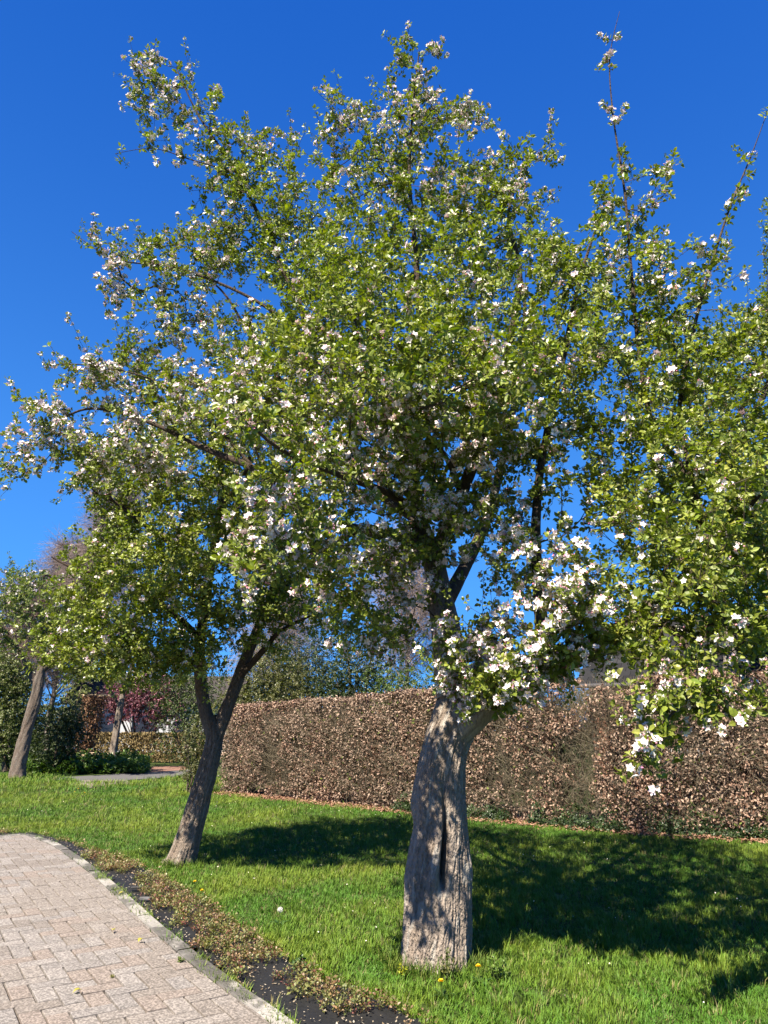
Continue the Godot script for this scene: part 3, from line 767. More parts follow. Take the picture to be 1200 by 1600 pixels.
func build_ground() -> void:
	var b := MB.new()
	var fx := [-260.0, -60.0, -30.0, -16.0, 16.0, 60.0, 260.0]
	b.col = Color(0.062, 0.088, 0.022)
	b.quad(Vector3(-260, 0, -260), Vector3(260, 0, -260), Vector3(260, 0, 60), Vector3(-260, 0, 60))
	setting("lawn", b.mesh(), M.lawn)

	# kerb line as seen in the photograph, carried on past the frame
	var line := []
	for q in [[-260, 1345], [-120, 1322], [0, 1309], [42, 1307], [76, 1316], [106, 1330], [150, 1362], [190, 1395], [240, 1440], [300, 1490], [380, 1550], [450, 1600], [560, 1690], [720, 1840]]:
		line.append([ground(q[0], q[1]), 0.0])
	var s := spline(line, 0.1)
	for p in s: kerb_out.append(p[0])
	var inner := []
	for k in kerb_out.size():
		var d: Vector3 = (kerb_out[min(k + 1, kerb_out.size() - 1)] - kerb_out[max(k - 1, 0)]).normalized()
		var left := Vector3(d.z, 0, -d.x)     # towards the paving
		if left.z < 0 and left.x > 0: left = -left
		inner.append(kerb_out[k] - Vector3(-d.z, 0, d.x) * -0.1)
	# make sure the inner line lies on the paving side
	var mid: int = kerb_out.size() / 2
	if (inner[mid] - kerb_out[mid]).dot(Vector3(-1, 0, 1)) < 0:
		for k in inner.size(): inner[k] = kerb_out[k] * 2.0 - inner[k]
	for p in inner: pave_poly.append(flat(p))
	pave_poly.append(Vector2(0.4, -1.0)); pave_poly.append(Vector2(-9.0, -1.0)); pave_poly.append(Vector2(-11.0, -8.0))
	for p in kerb_out: bed_poly.append(flat(p))
	var edge := [[1000, 1840], [820, 1720], [690, 1630], [610, 1575], [540, 1552], [470, 1520], [400, 1472], [330, 1422], [262, 1380], [205, 1350], [150, 1334], [95, 1314], [50, 1303], [0, 1303], [-120, 1314], [-260, 1330]]
	for q in edge: bed_poly.append(flat(ground(q[0], q[1])))

	# kerb stones of half a metre
	var kerb := Node3D.new()
	kerb.name = "kerb"
	kerb.set_meta("kind", "structure")
	add_child(kerb)
	var k0 := 0
	while k0 < kerb_out.size() - 1:
		var k1: int = min(k0 + 5, kerb_out.size() - 1)
		var m := MB.new()
		var tone := rnd(0.85, 1.1)
		m.col = Color(0.46 * tone, 0.44 * tone, 0.41 * tone)
		var top := 0.034 + rnd(-0.003, 0.004)
		for k in range(k0, k1):
			var a: Vector3 = kerb_out[k]; var c: Vector3 = kerb_out[k + 1]; var e: Vector3 = inner[k + 1]; var g: Vector3 = inner[k]
			if k == k0:
				a = a.lerp(c, 0.03); g = g.lerp(e, 0.03)
			var up := Vector3(0, top, 0); var ch := Vector3(0, top - 0.008, 0)
			var ai := a.lerp(g, 0.09); var ci := c.lerp(e, 0.09); var gi := g.lerp(a, 0.09); var ei := e.lerp(c, 0.09)
			m.quad(gi + up, ei + up, ci + up, ai + up)
			m.quad(ai + up, ci + up, c + ch, a + ch); m.quad(g + ch, e + ch, ei + up, gi + up)
			var dn := Vector3(0, -0.05, 0)
			m.quad(a + ch, c + ch, c + dn, a + dn); m.quad(e + ch, g + ch, g + dn, e + dn)
			if k == k0: m.quad(g + ch, a + ch, a + dn, g + dn)
			if k == k1 - 1: m.quad(c + ch, e + ch, e + dn, c + dn)
		part("kerb_stone", m.mesh(), M.kerb, kerb)
		k0 = k1

	# paving in herringbone
	var drive := setting("driveway", sheet(pave_poly, 0.008, Color(0.06, 0.05, 0.042)), M.soil)
	var U := 0.110
	var ang := deg_to_rad(33.5)
	var va := Vector2(cos(ang), -sin(ang)) * U; var vb := Vector2(sin(ang), cos(ang)) * U
	var o0 := flat(ground(61, 1515))
	var mats := []
	for c in [[.325, .28, .245], [.35, .305, .27], [.305, .26, .225], [.335, .275, .235], [.32, .285, .26], [.36, .32, .29], [.285, .245, .215]]:
		var m: StandardMaterial3D = M.paver.duplicate()
		m.albedo_color = lin(c[0] * .77, c[1] * .80, c[2] * .83)
		mats.append(m)
	var shapes := []
	for v in 3:
		var m := MB.new()
		var g := 0.0042 + 0.0010 * v
		m.box(Vector3(-U + g, -0.03, -U * 0.5 + g), Vector3(U - g, 0.0, U * 0.5 - g), 0.0035)
		shapes.append(m.mesh())
	var bricks := []
	for i in range(-70, 90):
		for j in range(-60, 60):
			var k := posmod(i - j, 4)
			var c := Vector2.ZERO; var along := va; var across := vb
			if k == 0: c = o0 + va * (i + 1.0) + vb * (j + 0.5)
			elif k == 2:
				c = o0 + va * (i + 0.5) + vb * float(j)
				along = vb; across = -va
			else: continue
			if c.y > -1.2 or c.x < -9.5 or c.y < -12.0: continue
			var h1 := along * 0.965; var h2 := across * 0.465
			var poly := PackedVector2Array([c - h1 - h2, c + h1 - h2, c + h1 + h2, c - h1 + h2])
			var inside := 0
			for p in poly: inside += 1 if Geometry2D.is_point_in_polygon(p, pave_poly) else 0
			if inside == 0: continue
			bricks.append([c, along.angle(), poly, inside, seen(Vector3(c.x, 0, c.y), 10.0).x > -9000, c.length()])
	bricks.sort_custom(func(x, y): return x[5] < y[5])
	var single := 0
	var rest := MB.new()
	for br in bricks:
		var tone := noise.get_noise_2d(br[0].x * 30.0, br[0].y * 30.0) * 2.0 + rnd(-0.5, 0.5)
		var mi := clampi(int((tone + 1.0) * 0.5 * mats.size()), 0, mats.size() - 1)
		var y := 0.026 + rnd(-0.0022, 0.0022)
		var m: MB = null
		if br[3] < 4:
			m = MB.new()
			for piece in Geometry2D.intersect_polygons(br[2], pave_poly):
				var ins := Geometry2D.offset_polygon(piece, -0.005)
				var ctr := Vector2.ZERO
				for p in piece: ctr += p
				ctr /= piece.size()
				for q in piece.size():
					var p1: Vector2 = piece[q]; var p2: Vector2 = piece[(q + 1) % piece.size()]
					var i1 := p1.move_toward(ctr, 0.006); var i2 := p2.move_toward(ctr, 0.006)
					m.quad(Vector3(p1.x, y - 0.03, p1.y), Vector3(p2.x, y - 0.03, p2.y), Vector3(p2.x, y - 0.006, p2.y), Vector3(p1.x, y - 0.006, p1.y))
					m.quad(Vector3(p1.x, y - 0.006, p1.y), Vector3(p2.x, y - 0.006, p2.y), Vector3(i2.x, y, i2.y), Vector3(i1.x, y, i1.y))
					m.tri(Vector3(i1.x, y, i1.y), Vector3(i2.x, y, i2.y), Vector3(ctr.x, y, ctr.y))
		if br[4] and single < 300:
			single += 1
			if m:
				if m.v.size() > 0: part("brick", m.mesh(), mats[mi], drive)
			else:
				var bs := Basis(Vector3.UP, -br[1]) * Basis.from_euler(Vector3(rnd(-.012, .012), 0, rnd(-.008, .008)))
				part("brick", shapes[single % 3], mats[mi], drive, Transform3D(bs, Vector3(br[0].x, y, br[0].y)))
		elif br[5] < 13.0:
			var t := mi / 6.0
			rest.col = Color(.295, .265, .235).lerp(Color(.355, .32, .295), rng.randf())
			if m:
				for q in m.c.size(): m.c[q] = rest.col
				var k := rest.v.size()
				rest.v.append_array(m.v); rest.n.append_array(m.n); rest.c.append_array(m.c)
				for q in m.ix: rest.ix.append(q + k)
			else:
				var k := rest.v.size()
				rest.box(Vector3(-U + .004, -0.03, -U * .5 + .004), Vector3(U - .004, 0, U * .5 - .004), .006)
				var xf := Transform3D(Basis(Vector3.UP, -br[1]), Vector3(br[0].x, y, br[0].y))
				for q in range(k, rest.v.size()):
					rest.v[q] = xf * rest.v[q]; rest.n[q] = xf.basis * rest.n[q]
	part("bricks", rest.mesh(), M.paver, drive, Transform3D(), true)

	# weed membrane between kerb and lawn
	var mem := MB.new()
	var step := 0.06
	mem.col = Color(0.020, 0.020, 0.022)
	var idx := {}
	for i in range(-110, 40):
		for j in range(-190, -20):
			var p := Vector2(i * step, j * step)
			if not Geometry2D.is_point_in_polygon(p, bed_poly): continue
			var hts := []
			for q in [[0, 0], [1, 0], [1, 1], [0, 1]]:
				var x: float = (i + q[0]) * step; var z: float = (j + q[1]) * step
				hts.append(Vector3(x, 0.014 + 0.016 * maxf(0.0, noise.get_noise_2d(x * 160.0, z * 160.0) + 0.25) , z))
			mem.quad(hts[0], hts[1], hts[2], hts[3])
	var mo := setting("bed_membrane", mem.mesh(), M.membrane)
	mo.set_meta("label", "black weed membrane in the planting strip beside the kerb")

	# creeping plants and litter on it
	var cov := thing("creeping_ground_cover", "straggly olive and reddish creeping plants along the black membrane strip", "ground cover")
	cov.set_meta("kind", "stuff")
	var small := []
	for k in 4: small.append(leaf_cluster(6, 0.017, 0.7))
	var xs := [[], [], [], []]; var cs := [[], [], [], []]
	var lit := []; var litc := []
	for k in 60000:
		var p := Vector2(rnd(-5.6, 1.8), rnd(-10.6, -3.2))
		if not Geometry2D.is_point_in_polygon(p, bed_poly): continue
		var best := 1e9
		for q in range(0, kerb_out.size(), 2): best = minf(best, flat(kerb_out[q]).distance_squared_to(p))
		var dk := sqrt(best)
		var nn := noise.get_noise_2d(p.x * 70.0, p.y * 70.0)
		var w := smoothstep(0.02, 0.28, dk) * 0.8 + nn * 1.1
		if w < 0.33: 
			if rng.randf() < 0.35:
				lit.append(Transform3D(Basis.from_euler(Vector3(PI / 2 + rnd(-.5, .5), rnd(0, TAU), rnd(-.5, .5))).scaled(Vector3.ONE * rnd(0.008, 0.02)), Vector3(p.x, 0.036, p.y))); litc.append(rcol(Color(0.22, 0.16, 0.09), Color(0.5, 0.45, 0.36)))
			continue
		var z := rng.randi() % 4
		xs[z].append(Transform3D(basis_y((Vector3.UP + rdir() * 0.6).normalized(), rnd(0, TAU), rnd(0.6, 1.3)), Vector3(p.x, 0.022 + rng.randf() * rng.randf() * 0.06, p.y)))
		var u := rng.randf()
		if u < 0.55: cs[z].append(rcol(Color(0.10, 0.12, 0.03), Color(0.24, 0.24, 0.08)))
		elif u < 0.92: cs[z].append(rcol(Color(0.16, 0.09, 0.05), Color(0.33, 0.22, 0.12)))
		else: cs[z].append(rcol(Color(0.14, 0.035, 0.03), Color(0.22, 0.09, 0.07)))
	for z in 4: many("sprigs", small[z], M.leaf, cov, xs[z], cs[z])
	many("litter", M.dryleaf[0], M.dry, cov, lit, litc)

func in_lawn(p: Vector2) -> bool:
	if p.x < 2.0 and (Geometry2D.is_point_in_polygon(p, pave_poly) or Geometry2D.is_point_in_polygon(p, bed_poly)): return false
	# hedge foot
	for k in hedge_line.size() - 1:
		var a := flat(hedge_line[k]); var c := flat(hedge_line[k + 1])
		var d := (c - a)
		var t := clampf((p - a).dot(d) / d.length_squared(), 0, 1)
		var side := d.cross(p - a)
		if side < 0 and t > 0.0 and t < 1.0: return false
	return true

func build_grass() -> void:
	var g := thing("grass", "fresh green spring grass covering the lawn", "grass")
	g.set_meta("kind", "stuff")
	var tufts := [grass_tuft(7, 0.055, 0.022), grass_tuft(7, 0.065, 0.024), grass_tuft(6, 0.085, 0.02), grass_tuft(6, 0.05, 0.026)]
	var xs := [[], [], [], []]; var cs := [[], [], [], []]
	var path_poly := PackedVector2Array()
	for q in [[90, 1213], [292, 1198], [292, 1212], [200, 1222], [130, 1222]]: path_poly.append(flat(ground(q[0], q[1])))
	for band in [[3.2, 5.6, 1500.0, 0.95], [5.6, 8.0, 1100.0, 0.9], [8.0, 11.5, 620.0, 0.95], [11.5, 16.5, 260.0, 1.2], [16.5, 23.0, 80.0, 1.9]]:
		var w: float = band[1] * 0.62 + 0.4
		var n := int((band[1] - band[0]) * 2.0 * w * band[2])
		for k in n:
			var z := -rnd(band[0], band[1])
			var x := rnd(-w, w)
			var p := Vector2(x, z)
			if seen(Vector3(x, 0, z), 80.0).x < -9000: continue
			if not in_lawn(p): continue
			if Geometry2D.is_point_in_polygon(p, path_poly): continue
			if p.distance_to(Vector2(0.31, -4.97)) < 0.2: continue
			var s := noise.get_noise_2d(x * 22.0, z * 22.0); var s2 := noise.get_noise_2d(x * 75.0 + 300.0, z * 75.0)
			var sz: float = band[3] * rnd(0.6, 1.15) * (1.0 + s2 * 0.6 + s * 0.3)
			if rng.randf() < 0.25 + s2 * 0.5: sz *= 0.7
			var kq := rng.randi() % 4
			var bs := Basis(Vector3.UP, rnd(0, TAU)).scaled(Vector3(band[3], sz, band[3]))
			xs[kq].append(Transform3D(bs, Vector3(x, 0, z)))
			var c := Color(0.080, 0.185, 0.018).lerp(Color(0.200, 0.270, 0.032), clampf(0.45 + s * 0.9 + s2 * 0.4, 0, 1))
			if rng.randf() < 0.06: c = Color(0.24, 0.22, 0.09)
			cs[kq].append(rcol(c, c, 0.2))
	for k in 420:                              # longer grass left standing round the trunks
		var a := rnd(0, TAU)
		var at_old := rng.randf() < 0.7
		var rr := rnd(0.19, 0.34) if at_old else rnd(0.10, 0.26)
		var c0 := Vector3(0.31, 0, -4.97) if at_old else Vector3(at(283, 1360, 8.25).x, 0, -8.25)
		xs[2].append(Transform3D(Basis(Vector3.UP, rnd(0, TAU)).scaled(Vector3(1, rnd(0.8, 1.5), 1)), c0 + Vector3(cos(a) * rr, 0, sin(a) * rr)))
		cs[2].append(rcol(Color(0.07, 0.15, 0.018), Color(0.18, 0.23, 0.04), 0.2))
	var cnt := 0
	for k in 4:
		many("grass_tufts", tufts[k], M.grass, g, xs[k], cs[k]); cnt += xs[k].size()
	print("tufts ", cnt)
	# tiny white daisies and fallen petals scattered over it
	var d := thing("fallen_petals", "tiny white petals scattered over the lawn", "petals")
	d.set_meta("kind", "stuff")
	var pm := MB.new()
	pm.col = Color(0.8, 0.78, 0.76)
	pm.quad(Vector3(-.008, 0, 0), Vector3(0, .003, .008), Vector3(.008, 0, 0), Vector3(0, .003, -.008))
	var px := []; var pc := []
	for k in 800:
		var x := rnd(-7, 6); var z := -rnd(4.2, 15.0)
		if not in_lawn(Vector2(x, z)): continue
		px.append(Transform3D(Basis.from_euler(Vector3(rnd(-.8, .8), rnd(0, TAU), rnd(-.8, .8))) * rnd(0.5, 0.9), Vector3(x, rnd(0.03, 0.05), z))); pc.append(Color(1, 1, rnd(.6, 1)))
	many("petals", pm.mesh(), M.petal, d, px, pc)

# ---------------------------------------------------------------- hedge
var hedge_line := []

func hedge_at(s: float) -> Array:             # point on the front foot and the direction along the hedge, s metres from its far end
	var left := s
	for k in hedge_line.size() - 1:
		var d: Vector3 = hedge_line[k + 1] - hedge_line[k]
		var L := d.length()
		if left <= L or k == hedge_line.size() - 2: return [hedge_line[k] + d / L * left, d / L]
		left -= L
	return []

func hedge_height(s: float) -> float:
	return lerpf(1.86, 2.12, clampf(s / 9.0, 0, 1)) + noise.get_noise_1d(s * 60.0) * 0.06 + noise.get_noise_1d(s * 400.0) * 0.04

func build_hedge() -> void:
	var total := 0.0
	for k in hedge_line.size() - 1: total += hedge_line[k].distance_to(hedge_line[k + 1])
	var h := thing("beech_hedge", "long clipped beech hedge with dry brown winter leaves behind the lawn", "hedge", hedge_line[1])
	var org := h.position
	var lx := [[], [], [], []]; var lc := [[], [], [], []]
	for k in 160000:
		var s := rng.randf() * total
		var u := rng.randf()
		var w := u * u * 0.75
		var H := hedge_height(s)
		var y := rnd(0.02, 1.0) * H
		if rng.randf() < 0.16:
			y = H - rng.randf() * 0.1; w = rng.randf() * 0.8
		var bare := noise.get_noise_3d(s * 34.0, y * 14.0, 5.0) + noise.get_noise_3d(s * 120.0, y * 90.0, 55.0) * 0.7
		var thin := smoothstep(5.2, 8.5, s) * 0.10
		if bare + rnd(-0.2, 0.2) - thin < -0.13: continue
		if y < 0.35 and rng.randf() < thin * 1.5: continue
		var f := hedge_at(s)
		var n := Vector3(-f[1].z, 0, f[1].x)          # away from the camera is -n
		if n.dot(EYE - f[0]) < 0: n = -n
		var bulge := noise.get_noise_3d(s * 40.0, y * 40.0, 99.0) * 0.10
		var p: Vector3 = f[0] - n * (w - bulge) + Vector3(0, y, 0)
		var q := rng.randi() % 4
		var ydir := (rdir() + Vector3(0, -0.5, 0) + n * 0.35).normalized()
		lx[q].append(Transform3D(basis_y(ydir, rnd(0, TAU), rnd(0.034, 0.062)), p - org))
		var t := rng.randf()
		var patch := smoothstep(-0.25, 0.3, noise.get_noise_3d(s * 45.0 + 200.0, y * 30.0, 20.0))
		var c := Color(0.20, 0.145, 0.108).lerp(Color(0.24, 0.132, 0.092), patch).lerp(Color(0.50, 0.37, 0.285), t)
		if rng.randf() < 0.2: c = Color(0.105, 0.060, 0.038)
		if rng.randf() < 0.03: c = Color(0.14, 0.18, 0.04)
		lc[q].append(rcol(c, c, 0.2))
	for q in 4: many("dry_leaves", M.dryleaf[q], M.dry, h, lx[q], lc[q])
	# bare twigs
	var tx := [[], [], []]; var tc := [[], [], []]
	for k in 16000:
		var s := rng.randf() * total
		var f := hedge_at(s)
		var n := Vector3(-f[1].z, 0, f[1].x)
		if n.dot(EYE - f[0]) < 0: n = -n
		var w := rng.randf() * 0.7
		var H := hedge_height(s)
		var L := rnd(0.25, 0.7)
		var y := rnd(0.05, maxf(0.1, H - L * 0.85))
		var d := (Vector3(0, 0.8, 0) + rdir() * 0.75 + n * 0.25).normalized()
		var q := rng.randi() % 3
		tx[q].append(Transform3D(basis_y(d, rnd(0, TAU), L), f[0] - n * (w + 0.05) + Vector3(0, y, 0) - org))
		tc[q].append(rcol(Color(0.16, 0.13, 0.085), Color(0.30, 0.26, 0.19)))
	for q in 3: many("twigs", M.twigs[q], M.twig, h, tx[q], tc[q])
	# each stem that stands in the ground
	var s := 0.15
	while s < total:
		var f := hedge_at(s)
		var n := Vector3(-f[1].z, 0, f[1].x)
		if n.dot(EYE - f[0]) < 0: n = -n
		var b := MB.new()
		b.col = rcol(Color(0.10, 0.09, 0.075), Color(0.17, 0.15, 0.12))
		var o: Vector3 = f[0] - n * rnd(0.28, 0.45) - org
		var pts := PackedVector3Array(); var rr := PackedFloat32Array()
		for k in 6:
			pts.append(o + Vector3(rnd(-.05, .05), k * 0.36 - 0.05, rnd(-.05, .05))); rr.append(lerpf(rnd(.018, .03), .008, k / 5.0))
		b.tube(pts, rr, 6)
		part("stem", b.mesh(), M.twig, h)
		s += rnd(0.22, 0.36)
	# ivy creeping along the foot of the right half
	var iv := thing("ivy", "dark green ivy creeping along the foot of the brown hedge", "ivy", hedge_line[1])
	var ix := [[], []]; var ic := [[], []]
	for k in 2600:
		var t := rng.randf()
		var ss := lerpf(4.6, total, t)
		var nn := noise.get_noise_1d(ss * 90.0)
		var H := 0.16 + maxf(0.0, nn) * 0.4
		if nn < -0.25: continue
		var f := hedge_at(ss)
		var n := Vector3(-f[1].z, 0, f[1].x)
		if n.dot(EYE - f[0]) < 0: n = -n
		var p: Vector3 = f[0] + n * rnd(-0.15, 0.13) + Vector3(0, rng.randf() * rng.randf() * H + 0.02, 0)
		var q := k % 2
		ix[q].append(Transform3D(basis_y((n * 0.6 + Vector3.UP * 0.6 + rdir() * 0.7).normalized(), rnd(0, TAU), rnd(0.8, 1.2)), p - org))
		ic[q].append(rcol(Color(0.022, 0.048, 0.016), Color(0.06, 0.10, 0.03)))
	for q in 2: many("ivy_leaves", M.ivy[q], M.leaf, iv, ix[q], ic[q])
	# dry leaves blown against the foot
	var li := thing("leaf_litter", "reddish brown dead beech leaves lying along the hedge foot", "leaf litter", hedge_line[1])
	li.set_meta("kind", "stuff")
	var x2 := []; var c2 := []
	for k in 9000:
		var ss := rng.randf() * total
		var f := hedge_at(ss)
		var n := Vector3(-f[1].z, 0, f[1].x)
		if n.dot(EYE - f[0]) < 0: n = -n
		var off := rng.randfn() * 0.12 + 0.02 + noise.get_noise_1d(ss * 50.0) * 0.12
		x2.append(Transform3D(Basis.from_euler(Vector3(PI / 2 + rnd(-.6, .6), rnd(0, TAU), rnd(-.5, .5))) * rnd(0.04, 0.07), f[0] + n * off + Vector3(0, rnd(0.015, 0.05), 0) - org))
		c2.append(rcol(Color(0.22, 0.105, 0.065), Color(0.42, 0.26, 0.18)))
	many("dead_leaves", M.dryleaf[1], M.dry, li, x2, c2)
	var sb := MB.new()                            # bare soil strip under the hedge
	sb.col = Color(0.14, 0.085, 0.06)
	for k in int(total / 0.25):
		var f := hedge_at(k * 0.25); var g := hedge_at((k + 1) * 0.25)
		var n := Vector3(-f[1].z, 0, f[1].x)
		if n.dot(EYE - f[0]) < 0: n = -n
		var up := Vector3(0, 0.006, 0)
		sb.quad(f[0] + n * (0.12 + noise.get_noise_1d(k * 25.0) * 0.1) + up, g[0] + n * (0.12 + noise.get_noise_1d((k + 1) * 25.0) * 0.1) + up, g[0] - n * 0.8 + up, f[0] - n * 0.8 + up)
	setting("hedge_soil", sb.mesh(), M.soil)

# ---------------------------------------------------------------- shrubs, bare trees, house
func shrub(called, label, category, base: Vector3, lobes: Array, count: int, size: float, a: Color, b: Color, stems: int, group := "", flowers := 0, petal := Color(1, 1, 1)) -> Node3D:
	var t := thing(called, label, category, base, group)
	var xs := [[], [], []]; var cs := [[], [], []]
	var fx := []; var fc := []
	var vol := 0.0
	for l in lobes: vol += l[1].x * l[1].y * l[1].z
	for l in lobes:
		var n := int(count * l[1].x * l[1].y * l[1].z / vol)
		for k in n:
			var d := rdir()
			var r := pow(rng.randf(), 0.40) * (0.86 + 0.34 * noise.get_noise_3d(d.x * 130.0 + l[0].x * 40.0, d.y * 130.0, d.z * 130.0 + l[0].z * 40.0))
			var p: Vector3 = l[0] + d * l[1] * r
			if p.y < 0.05: continue
			var q := rng.randi() % 3
			var y := (d * 0.7 + Vector3.UP * 0.5 + rdir() * 0.6).normalized()
			xs[q].append(Transform3D(basis_y(y, rnd(0, TAU), size * rnd(0.7, 1.3)), p)); cs[q].append(rcol(a, b, 0.2))
			if rng.randf() * count < flowers:
				fx.append(Transform3D(basis_y(y, 0, size * 1.3), p + d * 0.05)); fc.append(rcol(petal, petal, 0.15))
	var m := MB.new()
	for k in stems:
		var l: Array = lobes[k % lobes.size()]
		m.col = rcol(Color(0.09, 0.07, 0.055), Color(0.17, 0.14, 0.11))
		var e: Vector3 = l[0] + rdir() * l[1] * 0.7
		var o := Vector3(rnd(-.15, .15), -0.05, rnd(-.15, .15))
		var c := Vector3(e.x * 0.3, e.y * 0.5, e.z * 0.3) + rdir() * 0.12
		var pts := PackedVector3Array(); var rr := PackedFloat32Array()
		for i in 8:
			var u := i / 7.0
			pts.append(o.lerp(c, u).lerp(c.lerp(e, u), u)); rr.append(lerpf(0.05, 0.012, u) * clampf(e.y * 0.4, 0.4, 1.6))
		m.tube(pts, rr, 6)
	part("trunk", m.mesh(), M.twig, t)
	var crown := Node3D.new()
	crown.name = "crown"
	t.add_child(crown)
	for q in 3: many("foliage", M.clusters[q], M.leaf, crown, xs[q], cs[q])
	if fx.size() > 0: many("blossoms", M.tinted_blossom, M.petal, crown, fx, fc)
	return t

func bare_tree(label, base: Vector3, height: float, spread: float, sprays: int, tone: Color, droop: float) -> void:
	var t := thing("bare_tree", label, "tree", base, "bare trees in the distance")
	var b := MB.new()
	b.col = tone
	var pts := PackedVector3Array(); var rr := PackedFloat32Array()
	for k in 12:
		var u := k / 11.0
		pts.append(Vector3(noise.get_noise_1d(u * 90.0 + base.x * 9.0) * 0.9 * u, u * height, noise.get_noise_1d(u * 80.0 + 500.0) * 0.8 * u)); rr.append(lerpf(0.20, 0.015, u))
	b.tube(pts, rr, 8)
	part("trunk", b.mesh(), M.twig, t)
	var br := MB.new()
	var xs := [[], [], []]; var cs := [[], [], []]
	for k in sprays / 14:
		var u := rnd(0.22, 0.97)
		var i := int(u * 11.0)
		var o := pts[i].lerp(pts[mini(i + 1, 11)], u * 11.0 - i)
		var a := rnd(0, TAU)
		var L := spread * (1.05 - u) * rnd(0.7, 1.2) + 0.5
		var e := o + Vector3(cos(a) * L, L * rnd(0.5, 1.2), sin(a) * L)
		br.col = rcol(tone, tone, 0.2)
		var q := PackedVector3Array(); var r := PackedFloat32Array()
		for s in 6:
			var w := s / 5.0
			q.append(o.lerp(e, w) + Vector3(0, sin(w * PI) * L * 0.12, 0) + rdir() * 0.05); r.append(lerpf(0.05 * (1.1 - u), 0.012, w))
		br.tube(q, r, 4)
		for s in 14:
			var w := rnd(0.25, 1.0)
			var p := o.lerp(e, w) + Vector3(0, sin(w * PI) * L * 0.12, 0)
			var d := (Vector3(cos(a), 0.7, sin(a)) * (1.0 - droop) + Vector3(0, -1.0, 0) * droop + rdir() * 0.7).normalized()
			var z := rng.randi() % 3
			xs[z].append(Transform3D(basis_y(d, rnd(0, TAU), rnd(0.8, 1.9)), p)); cs[z].append(rcol(tone, Color(tone.r * 1.5, tone.g * 1.4, tone.b * 1.5), 0.2))
	var crown := Node3D.new()
	crown.name = "crown"
	t.add_child(crown)
	part("branches", br.mesh(), M.twig, crown, Transform3D(), true)
	for z in 3: many("twigs", M.sprays[z], M.twig, crown, xs[z], cs[z])

func brick_wall(parent: Node3D, o: Vector3, d: Vector3, n: Vector3, L: float, H: float, holes: Array, a: Color, c: Color) -> void:
	var m := MB.new()
	m.col = Color(0.34, 0.31, 0.28)
	# mortar body, in strips round the openings
	var cuts := [0.0, L]
	for h in holes: cuts.append(h[0]); cuts.append(h[0] + h[2])
	cuts.sort()
	for k in cuts.size() - 1:
		var x0: float = cuts[k]; var x1: float = cuts[k + 1]
		if x1 - x0 < 0.01: continue
		var ys := [[0.0, H]]
		for h in holes:
			if x0 >= h[0] - 0.001 and x1 <= h[0] + h[2] + 0.001: ys = [[0.0, h[1]], [h[1] + h[3], H]]
		for y in ys:
			var p := [o + d * x0, o + d * x1]
			var u0 := Vector3(0, y[0], 0); var u1 := Vector3(0, y[1], 0)
			var back := -n * 0.28
			m.quad(p[0] + u0, p[1] + u0, p[1] + u1, p[0] + u1)
			m.quad(p[1] + u0 + back, p[0] + u0 + back, p[0] + u1 + back, p[1] + u1 + back)
			m.quad(p[0] + u1, p[1] + u1, p[1] + u1 + back, p[0] + u1 + back)
			m.quad(p[0] + u0 + back, p[0] + u0, p[0] + u1, p[0] + u1 + back)
			m.quad(p[1] + u0, p[1] + u0 + back, p[1] + u1 + back, p[1] + u1)
	part("wall", m.mesh(), M.wall, parent)
	var bm := MB.new()
	bm.box(Vector3(-0.105, -0.0275, -0.02), Vector3(0.105, 0.0275, 0.012))
	var xs := []; var cs := []
	var rows := int(H / 0.066)
	for r in rows:
		var y := 0.034 + r * 0.066
		var x := 0.11 if r % 2 == 0 else 0.22
		while x < L - 0.1:
			var ok := true
			for h in holes:
				if x + 0.1 > h[0] and x - 0.1 < h[0] + h[2] and y > h[1] - 0.02 and y < h[1] + h[3] + 0.02: ok = false
			if ok:
				xs.append(Transform3D(Basis(d, Vector3.UP, n), o + d * x + Vector3(0, y, 0))); cs.append(rcol(a, c, 0.18))
			x += 0.22
	many("bricks", bm.mesh(), M.plain, parent, xs, cs)

func window(parent: Node3D, o: Vector3, d: Vector3, n: Vector3, W: float, H: float) -> void:
	var bs := Basis(d, Vector3.UP, n)
	var f := MB.new()
	f.col = Color(0.72, 0.72, 0.70)
	for r in [[0, 0, W, 0.08], [0, H - 0.08, W, H], [0, 0.08, 0.08, H - 0.08], [W - 0.08, 0.08, W, H - 0.08], [W / 2 - 0.04, 0.08, W / 2 + 0.04, H - 0.08]]:
		f.box(Vector3(r[0], r[1], -0.08), Vector3(r[2], r[3], -0.01))
	var w := part("window", f.mesh(), M.plain, parent, Transform3D(bs, o))
	var g := MB.new()
	g.quad(Vector3(0.07, 0.07, -0.05), Vector3(W - 0.07, 0.07, -0.05), Vector3(W - 0.07, H - 0.07, -0.05), Vector3(0.07, H - 0.07, -0.05))
	part("pane", g.mesh(), M.glass, w)
	var s := MB.new()
	s.col = Color(0.6, 0.6, 0.58)
	s.box(Vector3(-0.05, -0.07, -0.09), Vector3(W + 0.05, -0.004, 0.06))
	part("sill", s.mesh(), M.plain, w)

